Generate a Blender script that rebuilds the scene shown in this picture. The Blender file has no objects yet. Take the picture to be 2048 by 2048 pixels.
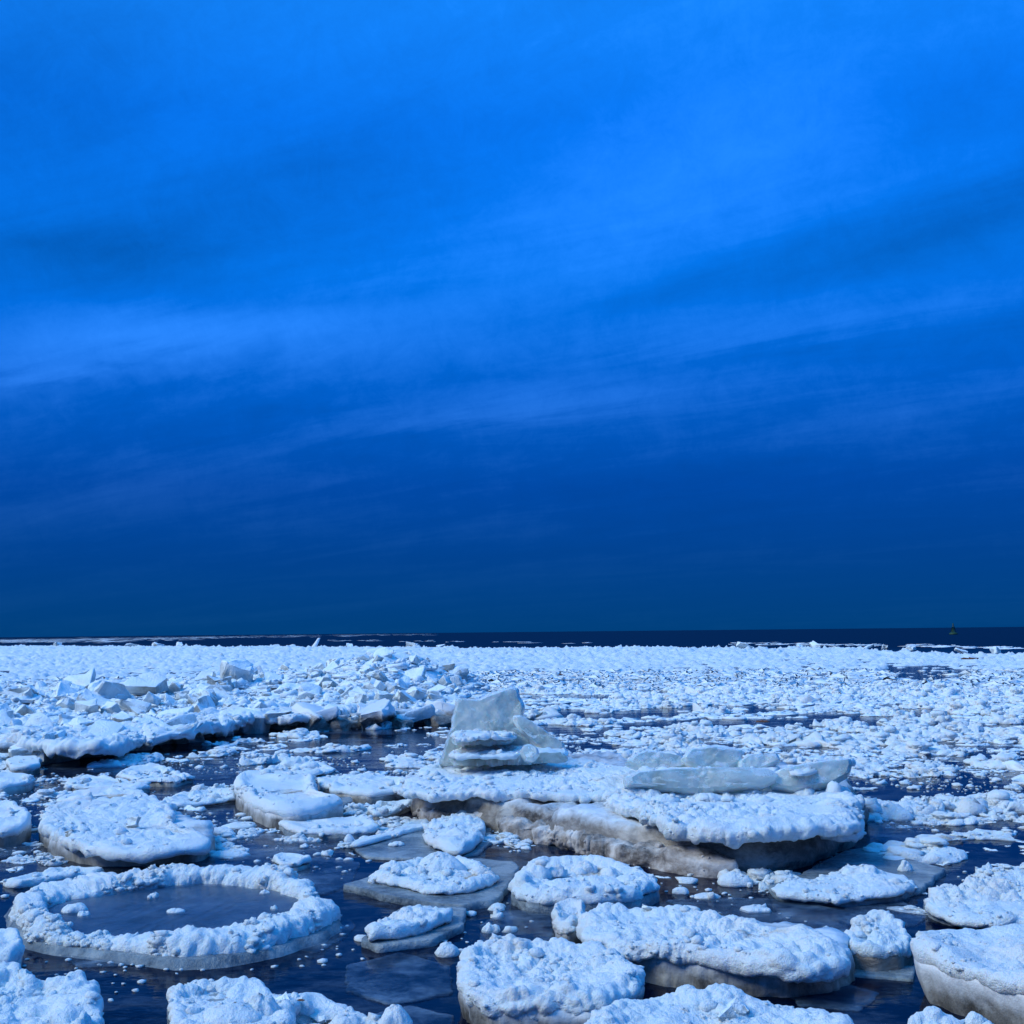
import bpy, math
import numpy as np
from mathutils import Matrix, Vector

# ------------------------------------------------------------------ camera, sky, sun, exposure
scene = bpy.context.scene
col = scene.collection
FPX, CAM_H = 2400.0, 2.5                 # focal length in pixels of a 2048 wide frame, eye height
PITCH, ROLL = math.atan(240 / FPX), 0.0102
cp, sp = math.cos(PITCH), math.sin(PITCH)
FW = np.array([0, cp, sp]); UP0 = np.array([0, -sp, cp]); RT0 = np.array([1.0, 0, 0])
RT = RT0 * math.cos(ROLL) - UP0 * math.sin(ROLL)
UP = UP0 * math.cos(ROLL) + RT0 * math.sin(ROLL)
cam_data = bpy.data.cameras.new('camera')
cam_data.sensor_width = 36.0
cam_data.lens = 36.0 * FPX / 2048
cam_data.clip_start, cam_data.clip_end = 0.1, 60000
cam = bpy.data.objects.new('camera', cam_data)
col.objects.link(cam)
m3 = np.stack([RT, UP, -FW], 1)
M = Matrix.Identity(4)
for i in range(3):
    for j in range(3):
        M[i][j] = m3[i, j]
M[2][3] = CAM_H
cam.matrix_world = M
scene.camera = cam

SUN_ELEV, SUN_AZ = math.radians(41), math.radians(252)   # azimuth clockwise from +Y: high, to the left and a little behind the viewer
sun_data = bpy.data.lights.new('sun', 'SUN')
sun_data.energy = 1.75
sun_data.angle = math.radians(30)
sun_data.color = (0.93, 1.0, 0.89)
sun = bpy.data.objects.new('sun', sun_data)
col.objects.link(sun)
sdir = Vector((math.sin(SUN_AZ) * math.cos(SUN_ELEV), math.cos(SUN_AZ) * math.cos(SUN_ELEV), math.sin(SUN_ELEV)))
sun.rotation_euler = sdir.to_track_quat('Z', 'Y').to_euler()
scene.view_settings.view_transform = 'Standard'
scene.view_settings.look = 'None'
scene.view_settings.exposure = 0.48
scene.view_settings.gamma = 1.0

world = bpy.data.worlds.new('World')
scene.world = world
world.use_nodes = True
nt = world.node_tree
nt.nodes.clear()


def nd(tree, kind, **kw):
    n = tree.nodes.new(kind)
    for k, v in kw.items():
        if isinstance(k, str) and hasattr(n, k):
            setattr(n, k, v)
    return n


def mth(tree, op, a, b=None, c=None, clamp=False):
    n = tree.nodes.new('ShaderNodeMath'); n.operation = op; n.use_clamp = clamp
    for i, v in enumerate((a, b, c)):
        if v is None:
            continue
        if isinstance(v, (int, float)):
            n.inputs[i].default_value = v
        else:
            tree.links.new(v, n.inputs[i])
    return n.outputs[0]


def ramp(tree, fac, stops, interp='LINEAR'):
    n = tree.nodes.new('ShaderNodeValToRGB')
    n.color_ramp.interpolation = interp
    e = n.color_ramp.elements
    while len(e) < len(stops):
        e.new(0.5)
    for el, (p, c) in zip(e, stops):
        el.position = p
        el.color = (c, c, c, 1) if isinstance(c, (int, float)) else (*c, 1)
    tree.links.new(fac, n.inputs['Fac'])
    return n.outputs['Color']


def mixc(tree, fac, a, b, blend='MIX'):
    n = tree.nodes.new('ShaderNodeMix'); n.data_type = 'RGBA'; n.blend_type = blend
    n.clamp_result = False
    for sock, v in ((n.inputs[0], fac), (n.inputs[6], a), (n.inputs[7], b)):
        if isinstance(v, (int, float)):
            sock.default_value = v
        elif isinstance(v, tuple):
            sock.default_value = (*v, 1)
        else:
            tree.links.new(v, sock)
    return n.outputs[2]


def noise(tree, vec, scale, detail=4, rough=0.5, dist=0.0):
    n = tree.nodes.new('ShaderNodeTexNoise')
    n.inputs['Scale'].default_value = scale
    n.inputs['Detail'].default_value = detail
    n.inputs['Roughness'].default_value = rough
    n.inputs['Distortion'].default_value = dist
    if vec is not None:
        tree.links.new(vec, n.inputs['Vector'])
    return n.outputs['Fac']


def build_sky():
    t = nt
    tc = nd(t, 'ShaderNodeTexCoord')
    sep = nd(t, 'ShaderNodeSeparateXYZ'); t.links.new(tc.outputs['Generated'], sep.inputs[0])
    x, y, z = sep.outputs
    zc = mth(t, 'MAXIMUM', z, 0.0)
    base = ramp(t, zc, [(0.0, (0.0, 0.041, 0.165)), (0.06, (0.0, 0.043, 0.225)), (0.12, (0.0, 0.054, 0.315)),
                        (0.20, (0.0, 0.095, 0.50)), (0.29, (0.001, 0.150, 0.70)), (0.40, (0.002, 0.158, 0.77)),
                        (1.0, (0.03, 0.42, 1.10))])
    # high thin cloud sheet seen in perspective: direction projected on a flat layer
    inv = mth(t, 'DIVIDE', 1.0, mth(t, 'ADD', zc, 0.10))
    cx, cy = mth(t, 'MULTIPLY', x, inv), mth(t, 'MULTIPLY', y, inv)
    comb = nd(t, 'ShaderNodeCombineXYZ'); t.links.new(cx, comb.inputs[0]); t.links.new(cy, comb.inputs[1])

    def layer(rot, sx, sy, off, detail, rough, dist):
        mp = nd(t, 'ShaderNodeMapping')
        mp.vector_type = 'TEXTURE'
        mp.inputs['Rotation'].default_value = (0, 0, rot)
        mp.inputs['Scale'].default_value = (1 / sx, 1 / sy, 1)
        mp.inputs['Location'].default_value = off
        t.links.new(comb.outputs[0], mp.inputs['Vector'])
        return noise(t, mp.outputs[0], 1.0, detail, rough, dist)
    big = layer(SKY_ROT[0], 0.28, 0.8, SKY_OFF[0], 2, 0.45, 0.5)
    streak = layer(SKY_ROT[1], 0.6, 1.9, SKY_OFF[1], 5, 0.6, 0.8)
    fine = layer(SKY_ROT[2], 2.6, 5.5, SKY_OFF[2], 9, 0.68, 0.6)
    mott = noise(t, tc.outputs['Generated'], 26.0, 10, 0.80, 0.4)
    c = mth(t, 'ADD', mth(t, 'MULTIPLY', big, 0.45), mth(t, 'ADD', mth(t, 'MULTIPLY', streak, 0.52), mth(t, 'MULTIPLY', fine, 0.20)))
    c = mth(t, 'MULTIPLY', mth(t, 'SUBTRACT', c, 0.575), 2.6)
    # broad banks and gaps of the cloud sheet: azimuth and elevation as tangents
    ay = mth(t, 'MAXIMUM', mth(t, 'ABSOLUTE', y), 0.05)
    u, v = mth(t, 'DIVIDE', x, ay), mth(t, 'DIVIDE', z, ay)
    warp = mth(t, 'MULTIPLY', mth(t, 'SUBTRACT', streak, 0.5), 0.10)
    v = mth(t, 'ADD', v, warp)
    for (px, py, wx, wy, deg, k) in BANKS:
        cu, cv = (px - 1024) / FPX, (1264 - py) / FPX
        ca, sa = math.cos(math.radians(deg)), math.sin(math.radians(deg))
        du, dv = mth(t, 'SUBTRACT', u, cu), mth(t, 'SUBTRACT', v, cv)
        p = mth(t, 'DIVIDE', mth(t, 'ADD', mth(t, 'MULTIPLY', du, ca), mth(t, 'MULTIPLY', dv, sa)), wx / FPX)
        q = mth(t, 'DIVIDE', mth(t, 'SUBTRACT', mth(t, 'MULTIPLY', dv, ca), mth(t, 'MULTIPLY', du, sa)), wy / FPX)
        e = mth(t, 'POWER', 2.718, mth(t, 'MULTIPLY', mth(t, 'ADD', mth(t, 'MULTIPLY', p, p), mth(t, 'MULTIPLY', q, q)), -1.0))
        c = mth(t, 'ADD', c, mth(t, 'MULTIPLY', e, k))
    c = mth(t, 'ADD', c, mth(t, 'MULTIPLY', mth(t, 'SUBTRACT', mott, 0.5), 0.9))
    lowfade = ramp(t, zc, [(0.04, 0.12), (0.20, 1.0)])        # the bank near the horizon is even
    amt = mth(t, 'MULTIPLY', c, lowfade)
    gain = mth(t, 'MAXIMUM', mth(t, 'ADD', 1.0, mth(t, 'MULTIPLY', amt, 0.40)), 0.4)
    gcol = nd(t, 'ShaderNodeCombineColor')
    for i in range(3):
        t.links.new(gain, gcol.inputs[i])
    skyc = mixc(t, 1.0, base, gcol.outputs[0], 'MULTIPLY')
    white = mth(t, 'MAXIMUM', mth(t, 'MULTIPLY', amt, 0.105), 0.0)
    skyc = mixc(t, white, skyc, (0.17, 0.50, 0.86))
    sky = nd(t, 'ShaderNodeTexSky')
    sky.sky_type = 'NISHITA'; sky.sun_disc = False
    sky.sun_elevation = SUN_ELEV; sky.sun_rotation = SUN_AZ
    nish = mixc(t, 1.0, sky.outputs[0], (0.0001, 0.0006, 0.0016), 'MULTIPLY')
    tot = mixc(t, 1.0, skyc, nish, 'ADD')
    bg = nd(t, 'ShaderNodeBackground'); bg.inputs['Strength'].default_value = 0.86
    t.links.new(tot, bg.inputs['Color'])
    out = nd(t, 'ShaderNodeOutputWorld'); t.links.new(bg.outputs[0], out.inputs['Surface'])


SKY_ROT = (math.radians(149), math.radians(147), math.radians(150))
BANKS = [(300, 660, 430, 80, 3, 1.1), (120, 735, 220, 26, -4, 0.4), (1350, 330, 520, 130, 24, 0.4), (1000, 120, 620, 200, 0, 0.05), (560, 330, 300, 110, 18, -0.3),
         (1930, 450, 430, 75, 18, -0.7), (1500, 640, 600, 50, 6, 0.5), (1080, 790, 360, 42, 5, 0.6), (850, 530, 480, 50, 12, -0.25), (180, 520, 300, 60, -8, -0.5),
         (1980, 110, 250, 190, 0, -0.4), (40, 150, 300, 260, 0, -0.35), (1500, 520, 350, 40, 20, -0.25)]
SKY_OFF = ((3.1, 1.7, 0), (7.3, 2.2, 0), (1.1, 9.4, 0))
build_sky()

# ------------------------------------------------------------------ noise on arrays of points


def hsh(i, j, k, s):
    with np.errstate(over='ignore'):
        n = i.astype(np.uint32) * np.uint32(374761393) + j.astype(np.uint32) * np.uint32(668265263) \
            + k.astype(np.uint32) * np.uint32(2246822519) + np.uint32((s * 3266489917) & 0xffffffff)
        n = (n ^ (n >> np.uint32(13))) * np.uint32(1274126177)
        n = n ^ (n >> np.uint32(16))
        n = n * np.uint32(2654435761)
        n = n ^ (n >> np.uint32(15))
    return n.astype(np.float64) / 4294967295.0


def vnoise(P, cell, seed=0):
    q = P / cell
    b = np.floor(q).astype(np.int64); f = q - b
    f = f * f * (3 - 2 * f)
    r = 0
    for a in (0, 1):
        wa = f[:, 0] if a else 1 - f[:, 0]
        for c in (0, 1):
            wc = f[:, 1] if c else 1 - f[:, 1]
            for e in (0, 1):
                we = f[:, 2] if e else 1 - f[:, 2]
                r = r + wa * wc * we * hsh(b[:, 0] + a, b[:, 1] + c, b[:, 2] + e, seed)
    return r


def fbm(P, cell, seed=0, octaves=4, gain=0.5):
    r, a, tot = 0, 1.0, 0
    for o in range(octaves):
        r = r + a * vnoise(P + o * 17.3, cell, seed + o * 7); tot += a
        a *= gain; cell /= 2.03
    return r / tot * 2 - 1


def domes(P, cell, seed=0, rmin=0.3, rmax=0.78):
    """union of half balls of random size, one for each cell: 0 .. rmax"""
    q = P / cell
    b = np.floor(q - 0.5).astype(np.int64)
    best = np.zeros(len(P))
    for a in (0, 1):
        for c in (0, 1):
            for e in (0, 1):
                i, j, k = b[:, 0] + a, b[:, 1] + c, b[:, 2] + e
                dx = i + 0.5 + 0.7 * (hsh(i, j, k, seed) - 0.5) - q[:, 0]
                dy = j + 0.5 + 0.7 * (hsh(i, j, k, seed + 1) - 0.5) - q[:, 1]
                dz = k + 0.5 + 0.7 * (hsh(i, j, k, seed + 2) - 0.5) - q[:, 2]
                R = rmin + (rmax - rmin) * hsh(i, j, k, seed + 3)
                best = np.maximum(best, R * R - dx * dx - dy * dy - dz * dz)
    return np.sqrt(best)


def billow(P, cell, seed=0):
    return (domes(P, cell, seed) + 0.48 * domes(P, cell / 2.1, seed + 11) + 0.26 * domes(P, cell / 4.7, seed + 23)) / 1.2

# ------------------------------------------------------------------ pixels of the photograph to points of the place


def ray(px, py):
    d = FW[None] + ((np.asarray(px, float) - 1024) / FPX)[:, None] * RT[None] - ((np.asarray(py, float) - 1024) / FPX)[:, None] * UP[None]
    return d


def on_plane(pts, z0=0.0, k=0.0, D0=0.0):
    """where the sight lines meet the plane z = z0 + k (y - D0)"""
    p = np.asarray(pts, float)
    d = ray(p[:, 0], p[:, 1])
    s = (z0 - k * D0 - CAM_H) / (d[:, 2] - k * d[:, 1])
    w = d * s[:, None]; w[:, 2] += CAM_H
    return w


def project(P):
    v = P - np.array([0, 0, CAM_H])
    f = v @ FW
    return 1024 + FPX * (v @ RT) / f, 1024 - FPX * (v @ UP) / f

# ------------------------------------------------------------------ objects


def mesh_np(name, V, F, mat, smooth=True, caps=()):
    """F: int array n x 4 or n x 3; caps: extra polygons as lists"""
    me = bpy.data.meshes.new(name)
    V = np.asarray(V, np.float32); F = np.asarray(F, np.int32)
    n, w = F.shape
    extra = sum(len(c) for c in caps)
    me.vertices.add(len(V)); me.vertices.foreach_set('co', V.ravel())
    me.loops.add(n * w + extra)
    li = F.ravel()
    if caps:
        li = np.concatenate([li] + [np.asarray(c, np.int32) for c in caps])
    me.loops.foreach_set('vertex_index', li)
    me.polygons.add(n + len(caps))
    st = np.arange(n, dtype=np.int32) * w
    if caps:
        o = n * w; ext = []
        for c in caps:
            ext.append(o); o += len(c)
        st = np.concatenate([st, np.array(ext, np.int32)])
    me.polygons.foreach_set('loop_start', st)
    me.update(calc_edges=True)
    me.validate()
    if smooth:
        me.polygons.foreach_set('use_smooth', np.ones(len(me.polygons), dtype=bool))
    me.materials.append(mat)
    return me


def link(name, me, parent=None, loc=(0, 0, 0)):
    o = bpy.data.objects.new(name, me)
    col.objects.link(o)
    o.location = loc
    if parent is not None:
        o.parent = parent
    return o


def tag(o, label, cat, group=None, kind=None):
    o['label'] = label; o['category'] = cat
    if group: o['group'] = group
    o['kind'] = kind or 'thing'
    return o

# ------------------------------------------------------------------ materials


def new_mat(name):
    m = bpy.data.materials.new(name); m.use_nodes = True
    t = m.node_tree
    b = t.nodes['Principled BSDF']
    return m, t, b


def bump(t, b, h, strength, dist):
    n = t.nodes.new('ShaderNodeBump')
    n.inputs['Strength'].default_value = strength
    n.inputs['Distance'].default_value = dist
    t.links.new(h, n.inputs['Height'])
    t.links.new(n.outputs[0], b.inputs['Normal'])


def geo(t):
    g = t.nodes.new('ShaderNodeNewGeometry')
    return g.outputs['Position'], g.outputs['Normal']


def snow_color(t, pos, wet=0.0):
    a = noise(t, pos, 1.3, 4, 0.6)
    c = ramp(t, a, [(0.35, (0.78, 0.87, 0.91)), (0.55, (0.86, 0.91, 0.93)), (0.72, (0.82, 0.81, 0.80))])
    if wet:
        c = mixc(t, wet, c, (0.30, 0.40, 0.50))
    d = noise(t, pos, 9, 5, 0.7)
    return mixc(t, mth(t, 'MULTIPLY', ramp(t, d, [(0.54, 0.0), (0.78, 1.0)]), 0.45), c, (0.60, 0.68, 0.76))


def snow_material():
    m, t, b = new_mat('snow')
    pos, nor = geo(t)
    c = snow_color(t, pos)
    t.links.new(c, b.inputs['Base Color'])
    b.inputs['Roughness'].default_value = 0.75
    b.inputs['Specular IOR Level'].default_value = 0.25
    b.inputs['Subsurface Weight'].default_value = 0.25
    b.inputs['Subsurface Radius'].default_value = (0.02, 0.03, 0.04)
    b.inputs['Subsurface Scale'].default_value = 1.0
    h = mth(t, 'ADD', noise(t, pos, 45, 4, 0.65), mth(t, 'MULTIPLY', noise(t, pos, 160, 2, 0.6), 0.35))
    bump(t, b, h, 1.0, 0.03)
    return m


def ice_material(name, pale, mid, dark, lo=0.38, hi=0.62, rough=0.35, scale=2.2, snowy=0.0, sss=0.15, vstretch=1.0, pale_from=None, wet=0.0, bmp=0.9, trans=0.0):
    """old sea ice: pale, mid and stained patches; upward faces can carry snow"""
    m, t, b = new_mat(name)
    pos, nor = geo(t)
    mp = t.nodes.new('ShaderNodeMapping'); mp.inputs['Scale'].default_value = (1, 1, vstretch)
    t.links.new(pos, mp.inputs['Vector'])
    a = noise(t, mp.outputs[0], scale, 6, 0.62, 0.4)
    c = ramp(t, a, [(lo, dark), ((lo + hi) / 2, mid), (hi, pale)])
    f = noise(t, mp.outputs[0], scale * 7, 5, 0.7)
    c = mixc(t, mth(t, 'MULTIPLY', ramp(t, f, [(0.45, 0.0), (0.75, 1.0)]), 0.5), c, pale)
    r = rough
    if pale_from is not None:      # wall colour blends to pale snow tone above a ragged height, darker below
        sz = t.nodes.new('ShaderNodeSeparateXYZ'); t.links.new(pos, sz.inputs[0])
        wob = mth(t, 'MULTIPLY', mth(t, 'SUBTRACT', noise(t, pos, 3.5, 6, 0.68, 0.3), 0.5), 0.36)
        kz = mth(t, 'DIVIDE', mth(t, 'SUBTRACT', mth(t, 'ADD', sz.outputs[2], wob), pale_from - 0.07), 0.15, clamp=True)
        c = mixc(t, kz, c, (0.74, 0.76, 0.78))
    if snowy > 0:
        sep = t.nodes.new('ShaderNodeSeparateXYZ'); t.links.new(nor, sep.inputs[0])
        k = mth(t, 'ADD', sep.outputs[2], mth(t, 'MULTIPLY', mth(t, 'SUBTRACT', noise(t, pos, 6, 5, 0.7), 0.5), 1.1))
        k = ramp(t, k, [(0.62 - 0.3 * snowy, 0.0), (0.85 - 0.3 * snowy, 1.0)])
        c = mixc(t, k, c, snow_color(t, pos, wet))
        r = mth(t, 'ADD', mth(t, 'MULTIPLY', k, 0.75 - rough), rough)
        t.links.new(r, b.inputs['Roughness'])
    else:
        b.inputs['Roughness'].default_value = rough
    t.links.new(c, b.inputs['Base Color'])
    b.inputs['IOR'].default_value = 1.31
    b.inputs['Subsurface Weight'].default_value = sss
    b.inputs['Subsurface Radius'].default_value = (0.05, 0.09, 0.10)
    b.inputs['Subsurface Scale'].default_value = 1.0
    h = mth(t, 'ADD', noise(t, mp.outputs[0], 18, 5, 0.6), mth(t, 'MULTIPLY', noise(t, pos, 90, 3, 0.6), 0.3))
    bump(t, b, h, bmp, 0.04)
    b.inputs['Transmission Weight'].default_value = trans
    return m


def thin_ice_material(name, alpha_lo=0.25, alpha_hi=0.75, frost=0.5):
    m, t, b = new_mat(name)
    pos, nor = geo(t)
    a = noise(t, pos, 1.6, 6, 0.65, 0.6)
    f = noise(t, pos, 7, 6, 0.72, 0.3)
    fr = mth(t, 'MULTIPLY', ramp(t, mth(t, 'ADD', mth(t, 'MULTIPLY', a, 0.6), mth(t, 'MULTIPLY', f, 0.4)), [(0.44, 0.0), (0.68, 1.0)]), frost)
    c = mixc(t, fr, (0.03, 0.09, 0.18), (0.48, 0.62, 0.74))
    t.links.new(c, b.inputs['Base Color'])
    al = mth(t, 'ADD', alpha_lo, mth(t, 'MULTIPLY', mth(t, 'ADD', mth(t, 'MULTIPLY', a, 0.5), fr), alpha_hi - alpha_lo), clamp=True)
    t.links.new(al, b.inputs['Alpha'])
    b.inputs['Roughness'].default_value = 0.22
    b.inputs['IOR'].default_value = 1.31
    bump(t, b, f, 0.15, 0.02)
    return m


def water_material():
    m, t, b = new_mat('water')
    pos, nor = geo(t)
    b.inputs['Base Color'].default_value = (0.0005, 0.004, 0.018, 1)
    sep = t.nodes.new('ShaderNodeSeparateXYZ'); t.links.new(pos, sep.inputs[0])
    open_sea = ramp(t, mth(t, 'DIVIDE', sep.outputs[1], 400.0), [(0.15, 0.0), (0.4, 1.0)])   # wind ruffles the open sea, ice damps the leads
    t.links.new(mth(t, 'ADD', 0.07, mth(t, 'MULTIPLY', open_sea, 0.45)), b.inputs['Roughness'])
    b.inputs['IOR'].default_value = 1.11
    mp = t.nodes.new('ShaderNodeMapping'); mp.inputs['Scale'].default_value = (0.6, 1.4, 1)
    t.links.new(pos, mp.inputs['Vector'])
    h = mth(t, 'ADD', noise(t, mp.outputs[0], 2.2, 4, 0.6), mth(t, 'MULTIPLY', noise(t, mp.outputs[0], 0.35, 3, 0.5), 3.0))
    bump(t, b, h, 0.14, 0.06)
    return m


def plain(name, c, rough=0.6, var=0.3):
    m, t, b = new_mat(name)
    pos, nor = geo(t)
    n = noise(t, pos, 12, 4, 0.6)
    t.links.new(mixc(t, n, tuple(v * (1 - var) for v in c), tuple(min(1, v * (1 + var)) for v in c)), b.inputs['Base Color'])
    b.inputs['Roughness'].default_value = rough
    return m


SNOW = snow_material()
ICE = ice_material('floe_ice', (0.42, 0.405, 0.38), (0.215, 0.205, 0.19), (0.085, 0.08, 0.073), vstretch=0.6, pale_from=0.15, bmp=0.4)
DIRTY = ice_material('stained_ice', (0.50, 0.45, 0.40), (0.20, 0.175, 0.155), (0.06, 0.052, 0.048), lo=0.36, hi=0.66, scale=1.5, vstretch=1.8, bmp=0.45, pale_from=0.36)
SLAB = ice_material('clear_slab_ice', (0.74, 0.79, 0.77), (0.58, 0.65, 0.62), (0.38, 0.44, 0.40), rough=0.25, scale=1.8, snowy=0.3, sss=0.8, bmp=0.45, trans=0.45)
BLOCK = ice_material('ridge_block_ice', (0.68, 0.72, 0.72), (0.50, 0.54, 0.53), (0.30, 0.30, 0.27), rough=0.4, scale=1.1, snowy=1.3, sss=0.0)
BRASH = ice_material('brash_snow_ice', (0.82, 0.88, 0.92), (0.74, 0.80, 0.84), (0.54, 0.58, 0.62), rough=0.7, scale=0.55, snowy=0.9, sss=0.0)
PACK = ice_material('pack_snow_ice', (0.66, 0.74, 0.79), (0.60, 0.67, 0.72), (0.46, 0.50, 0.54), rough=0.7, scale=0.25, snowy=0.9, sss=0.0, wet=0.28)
SHELF = ice_material('glaze_ice', (0.34, 0.38, 0.40), (0.18, 0.22, 0.25), (0.08, 0.11, 0.14), rough=0.2, scale=2.5, sss=0.2)
THIN = thin_ice_material('thin_ice', 0.06, 0.62, 0.55)
POOL = thin_ice_material('pool_ice', 0.35, 0.8, 0.16)
WATER = water_material()

# ------------------------------------------------------------------ star-shaped solids with lumps


class Star:
    """an outline as radius by angle round its own centre, in the (x, y) plane"""

    def __init__(self, poly, seed=0, rag=0.04, grain=0.25):
        poly = np.asarray(poly, float)[:, :2]
        x, y = poly[:, 0], poly[:, 1]; xn, yn = np.roll(x, -1), np.roll(y, -1)
        cr = x * yn - xn * y; A = cr.sum() / 2
        self.c = np.array([((x + xn) * cr).sum() / (6 * A), ((y + yn) * cr).sum() / (6 * A)])
        t = np.linspace(0, 1, 40, endpoint=False)[None, :, None]
        dense = (poly[:, None] * (1 - t) + np.roll(poly, -1, 0)[:, None] * t).reshape(-1, 2) - self.c
        ang = np.arctan2(dense[:, 1], dense[:, 0]); rad = np.hypot(dense[:, 0], dense[:, 1])
        nb = 720
        idx = ((ang + math.pi) / (2 * math.pi) * nb).astype(int) % nb
        r = np.zeros(nb); np.maximum.at(r, idx, rad)
        good = r > 0
        g = np.arange(nb)
        r = np.interp(g, np.concatenate([g[good] - nb, g[good], g[good] + nb]), np.tile(r[good], 3))
        k = np.hanning(17); k /= k.sum()
        r = np.convolve(np.concatenate([r[-8:], r, r[:8]]), k, 'valid')
        self.nb = nb; self.r0 = r; self.size = r.mean(); self.seed = seed; self.rag = rag; self.grain = grain

    def radius(self, th, rag=True):
        g = (th + math.pi) / (2 * math.pi) * self.nb - 0.5
        r = np.interp(g % self.nb, np.arange(-1, self.nb + 1), np.concatenate([self.r0[-1:], self.r0, self.r0[:1]]))
        if rag and self.rag:
            P = np.stack([np.cos(th) * self.size + self.c[0], np.sin(th) * self.size + self.c[1], np.full(len(th), self.seed * 3.7)], 1)
            r = r + self.rag * self.size * 1.6 * fbm(P, self.grain * self.size * 1.6, self.seed, 5, 0.62)
        return r


def grid_normals(X, closed_ring=False):
    """X: rings x angles x 3 (angles wrap)"""
    du = np.roll(X, -1, 1) - np.roll(X, 1, 1)
    if closed_ring:
        dv = np.roll(X, -1, 0) - np.roll(X, 1, 0)
    else:
        dv = np.gradient(X, axis=0)
    n = np.cross(dv, du)
    n /= np.maximum(np.linalg.norm(n, axis=2, keepdims=True), 1e-9)
    return n


def grid_faces(nr, na, wrap_r=False):
    i = np.arange(nr if wrap_r else nr - 1)[:, None]; j = np.arange(na)[None]
    i2 = (i + 1) % nr; j2 = (j + 1) % na
    return np.stack(np.broadcast_arrays(i * na + j, i2 * na + j, i2 * na + j2, i * na + j2), -1).reshape(-1, 4)


def resolution(c):
    return max(0.0125, 0.0018 * math.hypot(c[0], c[1]))


def ball_variants():
    import bmesh
    out = []
    for sub in (1, 2):
        row = []
        for q in range(8):
            bm = bmesh.new()
            bmesh.ops.create_icosphere(bm, subdivisions=sub, radius=1.0)
            V = np.array([v.co[:] for v in bm.verts]); F = np.array([[v.index for v in f.verts] for f in bm.faces])
            bm.free()
            V *= (1 + 0.75 * fbm(V + q * 9.1, 0.9, q, 3, 0.6)).clip(0.45, 1.7)[:, None]
            V += V * (0.35 * (domes(V + q * 4.7, 0.8, q) - 0.3))[:, None]
            V *= np.array([1.15, 0.95, 0.7])
            row.append((V, F))
        out.append(row)
    return out


BALLS = ball_variants()


def crumbs(C, R, seed, fine_above):
    """lumps of frozen slush: one knobbly ball for each centre and radius"""
    rg = np.random.default_rng(seed)
    VV, TT, off = [], [], 0
    v = rg.integers(0, 8, len(C)); a = rg.uniform(0, 6.28, len(C))
    for big in (0, 1):
        mb = (R >= fine_above) if big else (R < fine_above)
        for q in range(8):
            ii = np.nonzero(mb & (v == q))[0]
            if not len(ii): continue
            B, F = BALLS[big][q]
            c, s = np.cos(a[ii])[:, None], np.sin(a[ii])[:, None]
            r = R[ii][:, None]
            X = np.stack([(c * B[None, :, 0] - s * B[None, :, 1]) * r + C[ii, 0:1], (s * B[None, :, 0] + c * B[None, :, 1]) * r + C[ii, 1:2], B[None, :, 2] * r + C[ii, 2:3]], -1)
            VV.append(X.reshape(-1, 3)); k = len(B)
            TT.append((F[None] + (off + np.arange(len(ii)) * k)[:, None, None]).reshape(-1, 3))
            off += len(ii) * k
    if not VV:
        return np.zeros((0, 3)), np.zeros((0, 3), int)
    return np.concatenate(VV), np.concatenate(TT)


def add_crumbs(P, F, na, rings, seed, area, dist, dens=1.0):
    """strew crumbs over the top rings of a solid and return one triangle mesh"""
    rg = np.random.default_rng(seed + 77)
    sc = max(1.0, dist / 9.0)
    n = int(min(700, area * (60 + 12 * (seed % 9)) * dens / sc ** 1.3))
    tri = np.concatenate([F[:, [0, 1, 2]], F[:, [0, 2, 3]]])
    if n < 3:
        return P, tri
    ring = np.minimum((np.sqrt(rg.random(n * 3)) * rings).astype(int), rings - 1)
    idx = ring * na + rg.integers(0, na, n * 3)
    C = P[idx]
    k = vnoise(C * np.array([1, 1, 0.3]), 0.26 * sc ** 0.5, seed + 8) + 0.5 * vnoise(C, 0.09 * sc ** 0.5, seed + 9)
    C = C[np.argsort(-k)[:n]] if n * 3 > n else C
    R = sc ** 0.6 * np.clip(0.010 * rg.pareto(2.0, len(C)) + 0.008, 0.008, 0.05)
    C = C + np.array([0, 0, 1.0]) * (R * rg.uniform(-0.6, 0.3, len(C)))[:, None]
    V, T = crumbs(C, R, seed, 0.03 * sc)
    return np.concatenate([P, V]), np.concatenate([tri, T + len(P)])


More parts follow.
